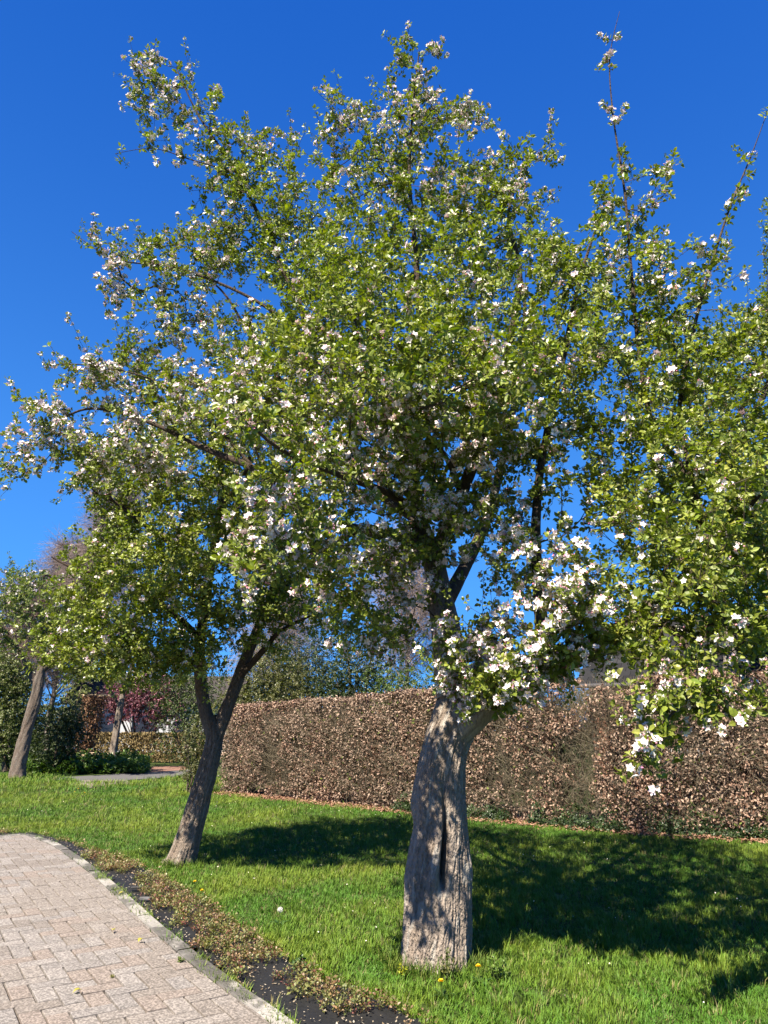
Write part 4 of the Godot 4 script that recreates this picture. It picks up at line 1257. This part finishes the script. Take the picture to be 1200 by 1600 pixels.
func build_house() -> void:
	var d := Vector3(0.86, 0, 0.51).normalized()
	var n := Vector3(-d.z, 0, d.x)
	var o := at(918, 1050, 15.6)
	o.y = 0
	var hs := thing("brick_house", "orange brick house with a dark slate roofed wing behind the brown hedge", "house", o)
	var org := Vector3.ZERO
	brick_wall(hs, org, d, n, 3.6, 2.35, [[1.2, 0.9, 1.3, 1.1]], Color(0.30, 0.13, 0.085), Color(0.40, 0.20, 0.13))
	window(hs, org + d * 1.2 + Vector3(0, 0.9, 0) - n * 0.05, d, n, 1.3, 1.1)
	var o2 := org + d * 3.6 + n * 0.5
	brick_wall(hs, o2, d, n, 6.0, 4.6, [[0.7, 0.7, 1.5, 1.3], [3.2, 0.7, 1.5, 1.3]], Color(0.36, 0.13, 0.075), Color(0.50, 0.22, 0.13))
	for x in [0.7, 3.2]: window(hs, o2 + d * x + Vector3(0, 0.7, 0) - n * 0.05, d, n, 1.5, 1.3)
	# side walls and back close the body
	var sd := MB.new()
	sd.col = Color(0.34, 0.15, 0.10)
	for q in [[org, 2.35], [o2, 4.6], [o2 + d * 6.0, 4.6]]:
		var p: Vector3 = q[0] - n * 0.28; var e := p - n * 5.0; var up := Vector3(0, q[1], 0)
		sd.quad(p, e, e + up, p + up)
	sd.quad(org - n * 5.2, org - n * 5.2 + d * 9.6, org - n * 5.2 + d * 9.6 + Vector3(0, 2.3, 0), org - n * 5.2 + Vector3(0, 2.3, 0))
	part("side_wall", sd.mesh(), M.wall, hs)
	# band course and gutter
	var tr := MB.new()
	tr.col = Color(0.66, 0.62, 0.56)
	tr.box(Vector3(0, 2.62, 0.014), Vector3(6.0, 2.74, 0.07))
	part("band_course", tr.mesh(), M.wall, hs, Transform3D(Basis(d, Vector3.UP, n), o2))
	# wing roof: boarding and slates
	var sl := (Vector3(0, 1.35, 0) - n * 2.3)
	var rb := MB.new()
	rb.col = Color(0.05, 0.05, 0.055)
	var r0 := org - d * 0.2 + n * 0.3 + Vector3(0, 2.25, 0)
	rb.quad(r0, r0 + d * 4.3, r0 + d * 4.3 + sl * 1.15, r0 + sl * 1.15)
	rb.quad(r0 + sl * 1.15, r0 + d * 4.3 + sl * 1.15, r0 + d * 4.3 - n * 5.4, r0 - n * 5.4)
	var roof := part("roof", rb.mesh(), M.slate, hs)
	var sln := sl.normalized()
	var up := d.cross(sln).normalized()
	if up.y < 0: up = -up
	var tile := MB.new()
	tile.col = Color(1, 1, 1)
	tile.box(Vector3(-0.118, 0, -0.14), Vector3(0.118, 0.014, 0.14), 0.003)
	var tm := tile.mesh()
	var tmats := []
	for c in [0.022, 0.03, 0.042, 0.026]:
		var m: StandardMaterial3D = M.slate.duplicate()
		m.albedo_color = lin(c, c * 1.02, c * 1.12)
		tmats.append(m)
	var len := sl.length() * 1.15
	var tilt := Basis(d, up, d.cross(up)) * Basis(Vector3.RIGHT, 0.06)
	for r in int(len / 0.2):
		for k in 18:
			var x := 0.12 + k * 0.242 + (0.12 if r % 2 else 0.0)
			if x > 4.25: continue
			part("slate", tm, tmats[rng.randi() % 4], roof, Transform3D(tilt, r0 + d * x + sln * (0.12 + r * 0.2) + up * 0.016 - org))
	var gt := MB.new()
	gt.col = Color(0.05, 0.05, 0.055)
	gt.tube(PackedVector3Array([r0 + n * 0.05 - Vector3(0, .04, 0), r0 + d * 4.2 + n * 0.05 - Vector3(0, .04, 0)]), PackedFloat32Array([0.05, 0.05]), 8)
	part("gutter", gt.mesh(), M.plain, hs)
	# main roof
	var mr := MB.new()
	mr.col = Color(0.06, 0.06, 0.07)
	var m0 := o2 - d * 0.3 + n * 0.35 + Vector3(0, 4.5, 0)
	var ms := Vector3(0, 2.4, 0) - n * 2.8
	mr.quad(m0, m0 + d * 6.6, m0 + d * 6.6 + ms, m0 + ms)
	mr.quad(m0 + ms, m0 + d * 6.6 + ms, m0 + d * 6.6 - n * 5.6, m0 - n * 5.6)
	part("roof", mr.mesh(), M.slate, hs)

func build_background() -> void:
	var g := ground(40, 1216)
	# shrubs at the far left
	shrub("evergreen_shrub", "dark evergreen shrub behind the slanting grey trunk", "shrub", at(85, 1200, 23.5) * Vector3(1, 0, 1), [[Vector3(0, 0.9, 0), Vector3(1.0, 1.0, 0.9)], [Vector3(0.2, 1.6, 0), Vector3(0.8, 0.8, 0.7)]], 2000, 1.3, Color(0.03, 0.05, 0.016), Color(0.075, 0.10, 0.03), 6)
	shrub("leafy_shrub", "tall yellow green leafy shrub beside the dark evergreen", "shrub", at(10, 1200, 24.5) * Vector3(1, 0, 1), [[Vector3(0, 1.5, 0), Vector3(1.3, 1.6, 1.1)], [Vector3(-0.5, 3.0, 0), Vector3(1.2, 1.1, 1.0)]], 3600, 1.5, Color(0.06, 0.085, 0.02), Color(0.14, 0.17, 0.04), 8)
	shrub("thin_shrub", "airy pale shrub with thin light stems", "shrub", at(105, 1190, 27.0) * Vector3(1, 0, 1), [[Vector3(0, 2.2, 0), Vector3(0.8, 1.6, 0.7)]], 420, 1.4, Color(0.12, 0.15, 0.04), Color(0.24, 0.26, 0.10), 12)
	# clipped brown beech column with a flat pale top
	var cz := 26.5
	var cb := at(132, 1190, cz) * Vector3(1, 0, 1)
	var col := thing("clipped_beech", "brown beech shrub clipped to a column with a flat pale top", "shrub", cb)
	var xs := [[], []]; var cs := [[], []]
	for k in 2600:
		var a := rnd(0, TAU); var r := sqrt(rng.randf())
		var y := rnd(0.5, 2.45)
		var w := 0.34 + 0.10 * smoothstep(0.6, 1.6, y)
		var q := k % 2
		xs[q].append(Transform3D(basis_y(rdir(), rnd(0, TAU), rnd(0.07, 0.12)), Vector3(cos(a) * r * w + (y - 1.2) * 0.1, y, sin(a) * r * w)))
		cs[q].append(rcol(Color(0.16, 0.085, 0.05), Color(0.30, 0.18, 0.11)))
	for k in 200:
		xs[0].append(Transform3D(basis_y(Vector3(rnd(-1, 1), 0.1, rnd(-1, 1)), rnd(0, TAU), rnd(0.07, 0.12)), Vector3(rnd(-.4, .4) + .13, 2.47, rnd(-.4, .4)))); cs[0].append(rcol(Color(0.5, 0.4, 0.27), Color(0.6, 0.5, 0.36)))
	for q in 2: many("dry_leaves", M.dryleaf[q], M.dry, col, xs[q], cs[q])
	var sm := MB.new()
	sm.col = Color(0.07, 0.055, 0.045)
	sm.tube(PackedVector3Array([Vector3(-.1, -.05, 0), Vector3(-.05, .5, 0), Vector3(0.05, 1.2, 0), Vector3(.1, 2.2, 0)]), PackedFloat32Array([.13, .11, .08, .04]), 8)
	part("trunk", sm.mesh(), M.twig, col)
	# purple leaved tree with pink blossom
	shrub("plum_tree", "purple leaved tree with pink blossom in front of the white house", "tree", at(215, 1195, 33.0) * Vector3(1, 0, 1), [[Vector3(0, 2.6, 0), Vector3(1.9, 1.5, 1.4)], [Vector3(1.1, 2.0, 0.2), Vector3(1.0, 1.0, 0.9)], [Vector3(-1.2, 2.4, 0), Vector3(1.0, 1.0, 0.9)]], 2400, 1.7, Color(0.05, 0.014, 0.020), Color(0.13, 0.035, 0.05), 9, "", 700, Color(0.75, 0.36, 0.48))
	# far low hedge
	var fa := at(140, 1196, 31.0); var fb := at(300, 1196, 29.5)
	fa.y = 0; fb.y = 0
	var fh := thing("far_hedge", "low straight clipped brown hedge beyond the path", "hedge", fa)
	var hx := [[], []]; var hc := [[], []]
	for k in 9000:
		var t := rng.randf()
		var p := fa.lerp(fb, t * 1.15) + Vector3(0, rnd(0.02, 1.08), rnd(-0.5, 0.0)) - fa
		if rng.randf() < 0.2: p.y = rnd(1.03, 1.1)
		var q := k % 2
		hx[q].append(Transform3D(basis_y(rdir() + Vector3.UP, rnd(0, TAU), rnd(0.07, 0.13)), p))
		hc[q].append(rcol(Color(0.17, 0.12, 0.055), Color(0.34, 0.27, 0.13)))
	for q in 2: many("dry_leaves", M.dryleaf[q], M.dry, fh, hx[q], hc[q])
	var st := MB.new()
	st.col = Color(0.12, 0.10, 0.07)
	for k in 26:
		var p := fa.lerp(fb, k / 25.0 * 1.15) - fa + Vector3(0, 0, -0.25)
		st.tube(PackedVector3Array([p + Vector3(0, -.05, 0), p + Vector3(rnd(-.05, .05), .9, 0)]), PackedFloat32Array([.03, .012]), 4)
	part("stems", st.mesh(), M.twig, fh, Transform3D(), true)
	# white house far behind
	var w := thing("white_house", "low white rendered house behind the purple tree", "house", at(215, 1190, 42.0) * Vector3(1, 0, 1))
	var wb := MB.new()
	wb.col = Color(0.62, 0.63, 0.66)
	wb.box(Vector3(-4.2, 0, -4), Vector3(5.2, 2.7, 0))
	part("wall", wb.mesh(), M.wall, w)
	for x in [-3.0, -0.6, 1.8]:
		var f := MB.new()
		f.col = Color(0.3, 0.3, 0.3)
		f.box(Vector3(x, 0.5, 0.004), Vector3(x + 1.6, 2.0, 0.05))
		var wn := part("window", f.mesh(), M.plain, w)
		var pg := MB.new()
		pg.col = Color(0.02, 0.022, 0.025)
		pg.quad(Vector3(x + .08, .58, .056), Vector3(x + 1.52, .58, .056), Vector3(x + 1.52, 1.92, .056), Vector3(x + .08, 1.92, .056))
		part("pane", pg.mesh(), plain(0.1), wn)
	var rf := MB.new()
	rf.col = Color(0.07, 0.06, 0.06)
	rf.quad(Vector3(-4.6, 2.6, .5), Vector3(5.6, 2.6, .5), Vector3(5.6, 4.3, -2), Vector3(-4.6, 4.3, -2))
	rf.quad(Vector3(-4.6, 4.3, -2), Vector3(5.6, 4.3, -2), Vector3(5.6, 2.6, -4.5), Vector3(-4.6, 2.6, -4.5))
	part("roof", rf.mesh(), M.slate, w)
	# heap of cut stumps
	var hp := thing("wood_heap", "heap of pale cut wood lumps beside the ground cover", "wood", at(152, 1192, 25.5) * Vector3(1, 0, 1))
	for k in 26:
		var lb := MB.new()
		lb.col = rcol(Color(0.30, 0.20, 0.12), Color(0.48, 0.36, 0.24))
		var a := rnd(0, TAU)
		var dd := Vector3(cos(a), rnd(-.3, .3), sin(a)).normalized()
		var L := rnd(0.12, 0.3); var R := rnd(0.06, 0.12)
		var c := Vector3(rng.randfn() * 0.3, 0.08 + rng.randf() * rng.randf() * 0.6, rng.randfn() * 0.2)
		lb.tube(PackedVector3Array([c - dd * L, c - dd * L, c, c + dd * L, c + dd * L]), PackedFloat32Array([0.001, R, R * 1.08, R * 0.95, 0.001]), 8)
		part("log", lb.mesh(), M.plain, hp)
	# bright ground cover between path and shrubs
	var gc := thing("leafy_ground_cover", "bright green leafy ground cover edging the far path", "ground cover", at(130, 1205, 24.0) * Vector3(1, 0, 1))
	gc.set_meta("kind", "stuff")
	var gx := [[], [], []]; var gcol := [[], [], []]
	for k in 4200:
		var px := rnd(38, 232); var zz := rnd(23.0, 27.0)
		var p := at(px, 1200, zz); p.y = 0
		var hgt := 0.35 + noise.get_noise_2d(p.x * 50.0, p.z * 50.0) * 0.35
		p.y = rng.randf() * hgt
		var q := k % 3
		gx[q].append(Transform3D(basis_y(Vector3.UP + rdir() * 0.6, rnd(0, TAU), rnd(1.4, 2.4)), p - gc.position)); gcol[q].append(rcol(Color(0.05, 0.11, 0.018), Color(0.12, 0.20, 0.04)))
	for q in 3: many("foliage", M.clusters[q], M.leaf, gc, gx[q], gcol[q])
	# path, sandy verge and brick footway
	var poly := PackedVector2Array()
	for q in [[60, 1217], [300, 1203], [330, 1208], [300, 1213], [200, 1219], [120, 1221]]: poly.append(flat(ground(q[0], q[1])))
	setting("path", sheet(poly, 0.008, Color(0.16, 0.155, 0.15)), M.asphalt)
	poly = PackedVector2Array()
	for q in [[130, 1219.5], [195, 1219], [212, 1226], [175, 1226], [140, 1232], [110, 1226]]: poly.append(flat(ground(q[0], q[1])))
	setting("sandy_verge", sheet(poly, 0.012, Color(0.34, 0.29, 0.24)), M.soil)
	poly = PackedVector2Array()
	for q in [[232, 1198.5], [292, 1197], [292, 1203.5], [225, 1207]]: poly.append(flat(ground(q[0], q[1])))
	setting("footway", sheet(poly, 0.012, Color(0.36, 0.21, 0.16)), M.soil)
	# shrub at the far end of the hedge
	shrub("hedge_end_shrub", "straggly green and brown shrub at the far end of the brown hedge", "shrub", at(300, 1235, 16.6) * Vector3(1, 0, 1), [[Vector3(0, 0.9, 0), Vector3(0.36, 1.0, 0.4)], [Vector3(0.1, 0.5, 0), Vector3(0.45, 0.5, 0.4)]], 620, 0.9, Color(0.06, 0.08, 0.022), Color(0.17, 0.16, 0.06), 9)
	# dense shrubs and conifers beyond the hedge
	var list := [[400, 19.0, 1.5, 3.1, "olive green bushy shrub beyond the hedge left of the others"], [470, 21.0, 1.7, 3.7, "dark bushy tree beyond the hedge with gaps of sky"], [560, 20.0, 1.6, 3.8, "tall dark green bushy tree beyond the hedge"], [650, 18.0, 1.5, 2.5, "fresh green rounded shrub beyond the hedge beside the old trunk"], [300, 27.0, 1.8, 3.9, "green bushy tree beyond the far end of the hedge"]]
	var k := 0
	for l in list:
		var bp := at(l[0], 1150, l[1]) * Vector3(1, 0, 1)
		var r: float = l[2]; var hh: float = l[3]
		shrub("bushy_tree", l[4], "tree", bp, [[Vector3(0, hh * 0.45, 0), Vector3(r, hh * 0.55, r)], [Vector3(rnd(-.5, .5), hh * 0.85, 0), Vector3(r * 0.7, hh * 0.4, r * 0.7)], [Vector3(rnd(-.8, .8), hh * 0.7, 0.2), Vector3(r * 0.75, hh * 0.4, r * 0.7)]], 3600, 1.25, [Color(0.07, 0.085, 0.022), Color(0.022, 0.042, 0.014), Color(0.024, 0.046, 0.014), Color(0.06, 0.10, 0.02), Color(0.04, 0.07, 0.02)][k], [Color(0.15, 0.15, 0.05), Color(0.08, 0.10, 0.035), Color(0.07, 0.10, 0.03), Color(0.13, 0.18, 0.045), Color(0.11, 0.15, 0.04)][k], 7, "bushy trees beyond the hedge")
		k += 1
	# tall bare trees
	var tone := Color(0.25, 0.21, 0.185)
	bare_tree("tall bare birch with fine purple brown drooping twigs", at(70, 1190, 46.0) * Vector3(1, 0, 1), 13.0, 3.0, 2600, tone, 0.55)
	bare_tree("tallest bare birch with a forked pale trunk beside the apple crown", at(125, 1190, 44.0) * Vector3(1, 0, 1), 16.5, 3.2, 3000, tone, 0.55)
	bare_tree("lower bare tree with dense brownish twigs", at(10, 1190, 40.0) * Vector3(1, 0, 1), 9.0, 2.6, 2200, Color(0.22, 0.17, 0.14), 0.35)
	bare_tree("bare greyish tree seen between the two apple trunks", at(430, 1190, 48.0) * Vector3(1, 0, 1), 12.5, 3.0, 2000, tone, 0.5)
	bare_tree("bare greyish tree seen just beside the leaning limb", at(640, 1190, 46.0) * Vector3(1, 0, 1), 14.0, 3.0, 2400, tone, 0.5)
	# distant belt of trees closing the view
	var belt := thing("distant_woodland", "distant belt of green trees along the horizon", "woodland")
	belt.set_meta("kind", "stuff")
	var bx := [[], [], []]; var bc := [[], [], []]
	for q in 26000:
		var x := rnd(-70, 70); var z := -rnd(62, 72)
		var hgt := 4.2 + noise.get_noise_1d(x * 9.0) * 3.0 + noise.get_noise_1d(x * 40.0) * 1.4
		var u := q % 3
		bx[u].append(Transform3D(basis_y(Vector3.UP + rdir() * 0.8, rnd(0, TAU), rnd(3.5, 6.5)), Vector3(x, rng.randf() * hgt, z))); bc[u].append(rcol(Color(0.05, 0.07, 0.025), Color(0.12, 0.14, 0.05)))
	for q in 3: many("foliage", M.clusters[q], M.leaf, belt, bx[q], bc[q])

# ---------------------------------------------------------------- small things
func dandelion(p: Vector3, label: String, seed_head := false, group := "") -> void:
	var t := thing("dandelion", label, "flower", p, group)
	var s := MB.new()
	s.col = Color(0.14, 0.20, 0.05)
	var H := rnd(0.07, 0.11)
	var lean := Vector3(rnd(-.02, .02), 0, rnd(-.02, .02))
	s.tube(PackedVector3Array([Vector3(0, -0.01, 0), Vector3(0, H * .5, 0) + lean * .4, Vector3(0, H, 0) + lean]), PackedFloat32Array([.003, .0025, .002]), 5)
	part("stem", s.mesh(), M.leaf, t)
	var h := MB.new()
	var c := Vector3(0, H, 0) + lean
	if seed_head:
		for k in 70:
			var d := rdir()
			h.col = Color(0.6, 0.6, 0.56)
			var e := c + d * 0.02
			var w := d.cross(Vector3(.3, .5, .8)).normalized() * 0.0045
			h.tri(c, e - w * .2, e + w * .2)
			var w2 := d.cross(w).normalized() * 0.0045
			h.tri(e - w, e + w2, e + w)
	else:
		for r in 3:
			for k in 14:
				var a := TAU * k / 14.0 + r * 0.22
				var d := Vector3(cos(a), 0.25 + r * 0.45, sin(a)).normalized()
				var w := Vector3(-sin(a), 0, cos(a)) * 0.0035
				h.col = Color(0.78, 0.56, 0.02)
				h.tri(c - w * .6, c + d * (0.021 - r * 0.004) , c + w * .6)
				h.tri(c - w, c + d * 0.015 + w, c + d * 0.015 - w)
	part("flower_head", h.mesh(), M.petal, t)
	for k in 5:
		var l := MB.new()
		l.col = Color(0.05, 0.10, 0.02)
		var a := TAU * k / 5.0 + rnd(-.3, .3)
		add_leaf(l, Vector3(0, 0.005, 0), Vector3(cos(a), 0.35, sin(a)), Vector3.UP, rnd(.07, .11), .022, .1, 1.0)
		part("leaf", l.mesh(), M.leaf, t)

func weed(called, label, p: Vector3, n: int, size: float, spread: float, hgt: float, a: Color, b: Color) -> void:
	var t := thing(called, label, "weed", p)
	var m := MB.new()
	var lf := MB.new()
	for k in n:
		var an := rnd(0, TAU)
		var e := Vector3(cos(an) * rng.randf() * spread, hgt * rnd(.4, 1.0), sin(an) * rng.randf() * spread)
		m.col = Color(0.10, 0.13, 0.04)
		m.tube(PackedVector3Array([Vector3(e.x * .3, -.01, e.z * .3), e * 0.6, e]), PackedFloat32Array([.0025, .002, .0015]), 4)
		for q in 7:
			var u := rnd(0.4, 1.0)
			lf.col = rcol(a, b, 0.15)
			var d := (rdir() + Vector3.UP * 0.4).normalized()
			add_leaf(lf, e * u, d, (Vector3.UP + rdir() * .5).normalized(), size * rnd(.6, 1.2), size * .4, .12, .6)
	part("stems", m.mesh(), M.leaf, t)
	part("foliage", lf.mesh(), M.leaf, t)

func build_details() -> void:
	for q in [[313, 1406], [304, 1398]]:
		dandelion(ground(q[0], q[1]), "yellow dandelion at the lawn edge beside the creeping ground cover", false, "dandelions by the ground cover")
	dandelion(ground(751, 1540), "yellow dandelion just right of the old trunk's foot")
	dandelion(ground(692, 1562), "yellow dandelion in the grass in front of the old trunk")
	dandelion(ground(590, 1312), "yellow dandelion in the tree shade between the two apple trunks")
	for q in [[122, 1241], [116, 1243], [130, 1246]]:
		dandelion(ground(q[0], q[1]), "yellow dandelion in the sunny lawn near the sandy verge", false, "dandelions near the sandy verge")
	dandelion(ground(352, 1240), "yellow dandelion close to the far end of the brown hedge")
	dandelion(ground(437, 1448), "dandelion with a white fluffy seed head in the grass", true)
	weed("spurge", "bright yellow green weed at the foot of the old trunk", ground(630, 1530), 12, .022, .05, .09, Color(.26, .30, .02), Color(.34, .36, .03))
	weed("trunk_weed", "dull green weed growing against the front of the old trunk", ground(700, 1538), 16, .026, .07, .17, Color(.05, .08, .02), Color(.16, .16, .05))
	weed("leafy_weed", "low leafy weed in the grass just right of the old trunk", ground(775, 1535), 14, .03, .09, .12, Color(.08, .15, .02), Color(.16, .24, .04))
	weed("bed_weed", "dark leafy weed at the lawn edge beside the membrane strip", ground(470, 1520), 10, .03, .06, .09, Color(.03, .07, .02), Color(.07, .13, .03))
	weed("paving_weed", "small green weed sprig growing between the paving bricks", ground(279, 1511) + Vector3(0, .025, 0), 7, .022, .04, .02, Color(.08, .13, .03), Color(.2, .24, .06))
	weed("joint_moss", "tiny dry moss tuft in a paving joint", ground(176, 1535) + Vector3(0, .025, 0), 8, .012, .035, .012, Color(.16, .15, .05), Color(.24, .22, .08))
	for q in [[177, 1462], [215, 1481], [112, 1563], [184, 1405]]:
		var o := thing("fallen_leaf", "single yellowish fallen leaf lying on the paving bricks", "leaf", ground(q[0], q[1]) + Vector3(0, .030, 0), "fallen leaves on the paving")
		var l := MB.new()
		l.col = rcol(Color(.30, .28, .04), Color(.42, .38, .10))
		add_leaf(l, Vector3(0, 0.004, 0), Vector3(rnd(-1, 1), .25, rnd(-1, 1)), Vector3.UP, .05, .03, .22, .9)
		part("blade", l.mesh(), M.leaf, o)
		var s := MB.new()
		s.col = Color(.2, .16, .06)
		s.tube(PackedVector3Array([Vector3(-.012, 0.002, .006), Vector3(0, 0.004, 0)]), PackedFloat32Array([.001, .001]), 3)
		part("stalk", s.mesh(), M.leaf, o)
	for q in [[207, 1395.5, .055], [219, 1413, .045]]:
		var o := thing("stone_chip", "dark flat stone chip lying on the kerb", "stone", ground(q[0], q[1]) + Vector3(0.04, .036, 0), "stone chips on the kerb")
		var c := MB.new()
		c.col = Color(.20, .20, .21)
		c.box(Vector3(-q[2], 0, -.022), Vector3(q[2], .018, .022), .006)
		part("chip", c.mesh(), M.kerb, o, Transform3D(Basis(Vector3.UP, rnd(-.4, .4)), Vector3.ZERO))

# ---------------------------------------------------------------- scene
func _ready() -> void:
	rng.seed = 20240505
	noise.seed = 11
	noise.frequency = 0.02
	noise.fractal_octaves = 2
	var cam := Camera3D.new()
	cam.name = "camera"
	cam.position = EYE
	cam.rotation.x = PITCH
	cam.fov = rad_to_deg(2.0 * atan(800.0 / FOCAL))
	cam.near = 0.05
	cam.far = 900.0
	cam.current = true
	add_child(cam)
	var env := Environment.new()
	var sm := ProceduralSkyMaterial.new()
	sm.sky_top_color = Color(0.048, 0.215, 0.470)
	sm.sky_horizon_color = Color(0.235, 0.465, 0.705)
	sm.sky_curve = 0.28
	sm.ground_bottom_color = Color(0.20, 0.23, 0.14)
	sm.ground_horizon_color = Color(0.45, 0.6, 0.8)
	sm.sun_angle_max = 0.0
	var sky := Sky.new()
	sky.sky_material = sm
	env.background_mode = Environment.BG_SKY
	env.sky = sky
	env.tonemap_mode = Environment.TONE_MAPPER_LINEAR
	env.tonemap_exposure = 3.1
	env.sdfgi_enabled = true
	env.ssao_enabled = true
	env.ssil_enabled = true
	var we := WorldEnvironment.new()
	we.name = "environment"
	we.environment = env
	add_child(we)
	var sun := DirectionalLight3D.new()
	sun.name = "sun"
	sun.light_energy = 1.6
	sun.light_color = Color(1.0, 0.95, 0.87)
	sun.light_angular_distance = 0.5
	sun.shadow_enabled = true
	add_child(sun)
	var az := deg_to_rad(34.0); var el := deg_to_rad(53.0)
	var travel := Vector3(sin(az) * cos(el), -sin(el), -cos(az) * cos(el))
	sun.look_at_from_position(Vector3(0, 30, 0), Vector3(0, 30, 0) + travel, Vector3.UP)

	make_materials()
	for m in [M.leaf, M.dry, M.grass, M.bark, M.soil, M.lawn, M.paver, M.twig, M.asphalt, M.wall, M.kerb]: m.albedo_color = lin(0.76, 0.76, 0.76)
	M.leaf.albedo_color = Color(1, 1, 1)
	M.grass.albedo_color = lin(0.88, 0.88, 0.88)
	M.clusters = []; M.blossoms = []; M.dryleaf = []; M.twigs = []; M.sprays = []; M.ivy = []
	for k in 6: M.clusters.append(leaf_cluster(5 + k % 3, 0.041, 1.0))
	for k in 6: M.blossoms.append(blossom_cluster(3 + k % 4, 4 - k % 3))
	for k in 4: M.dryleaf.append(dry_leaf())
	for k in 3: M.twigs.append(twig_mesh(rnd(0.02, 0.06), 3 + k))
	for k in 3: M.sprays.append(twig_mesh(rnd(0.05, 0.12), 10))
	for k in 2: M.ivy.append(leaf_cluster(5, 0.05, 0.5))
	var tb := MB.new()
	for k in 4: add_flower(tb, rdir() * 0.03, rdir(), 0.024, 0.0)
	M.tinted_blossom = tb.mesh()
	for q in [[345, 1240], [733, 1279], [960, 1301], [1200, 1315], [1500, 1345]]: hedge_line.append(ground(q[0], q[1]))

	build_ground()
	build_grass()
	build_hedge()
	build_house()
	build_background()
	main_trees()
	build_details()
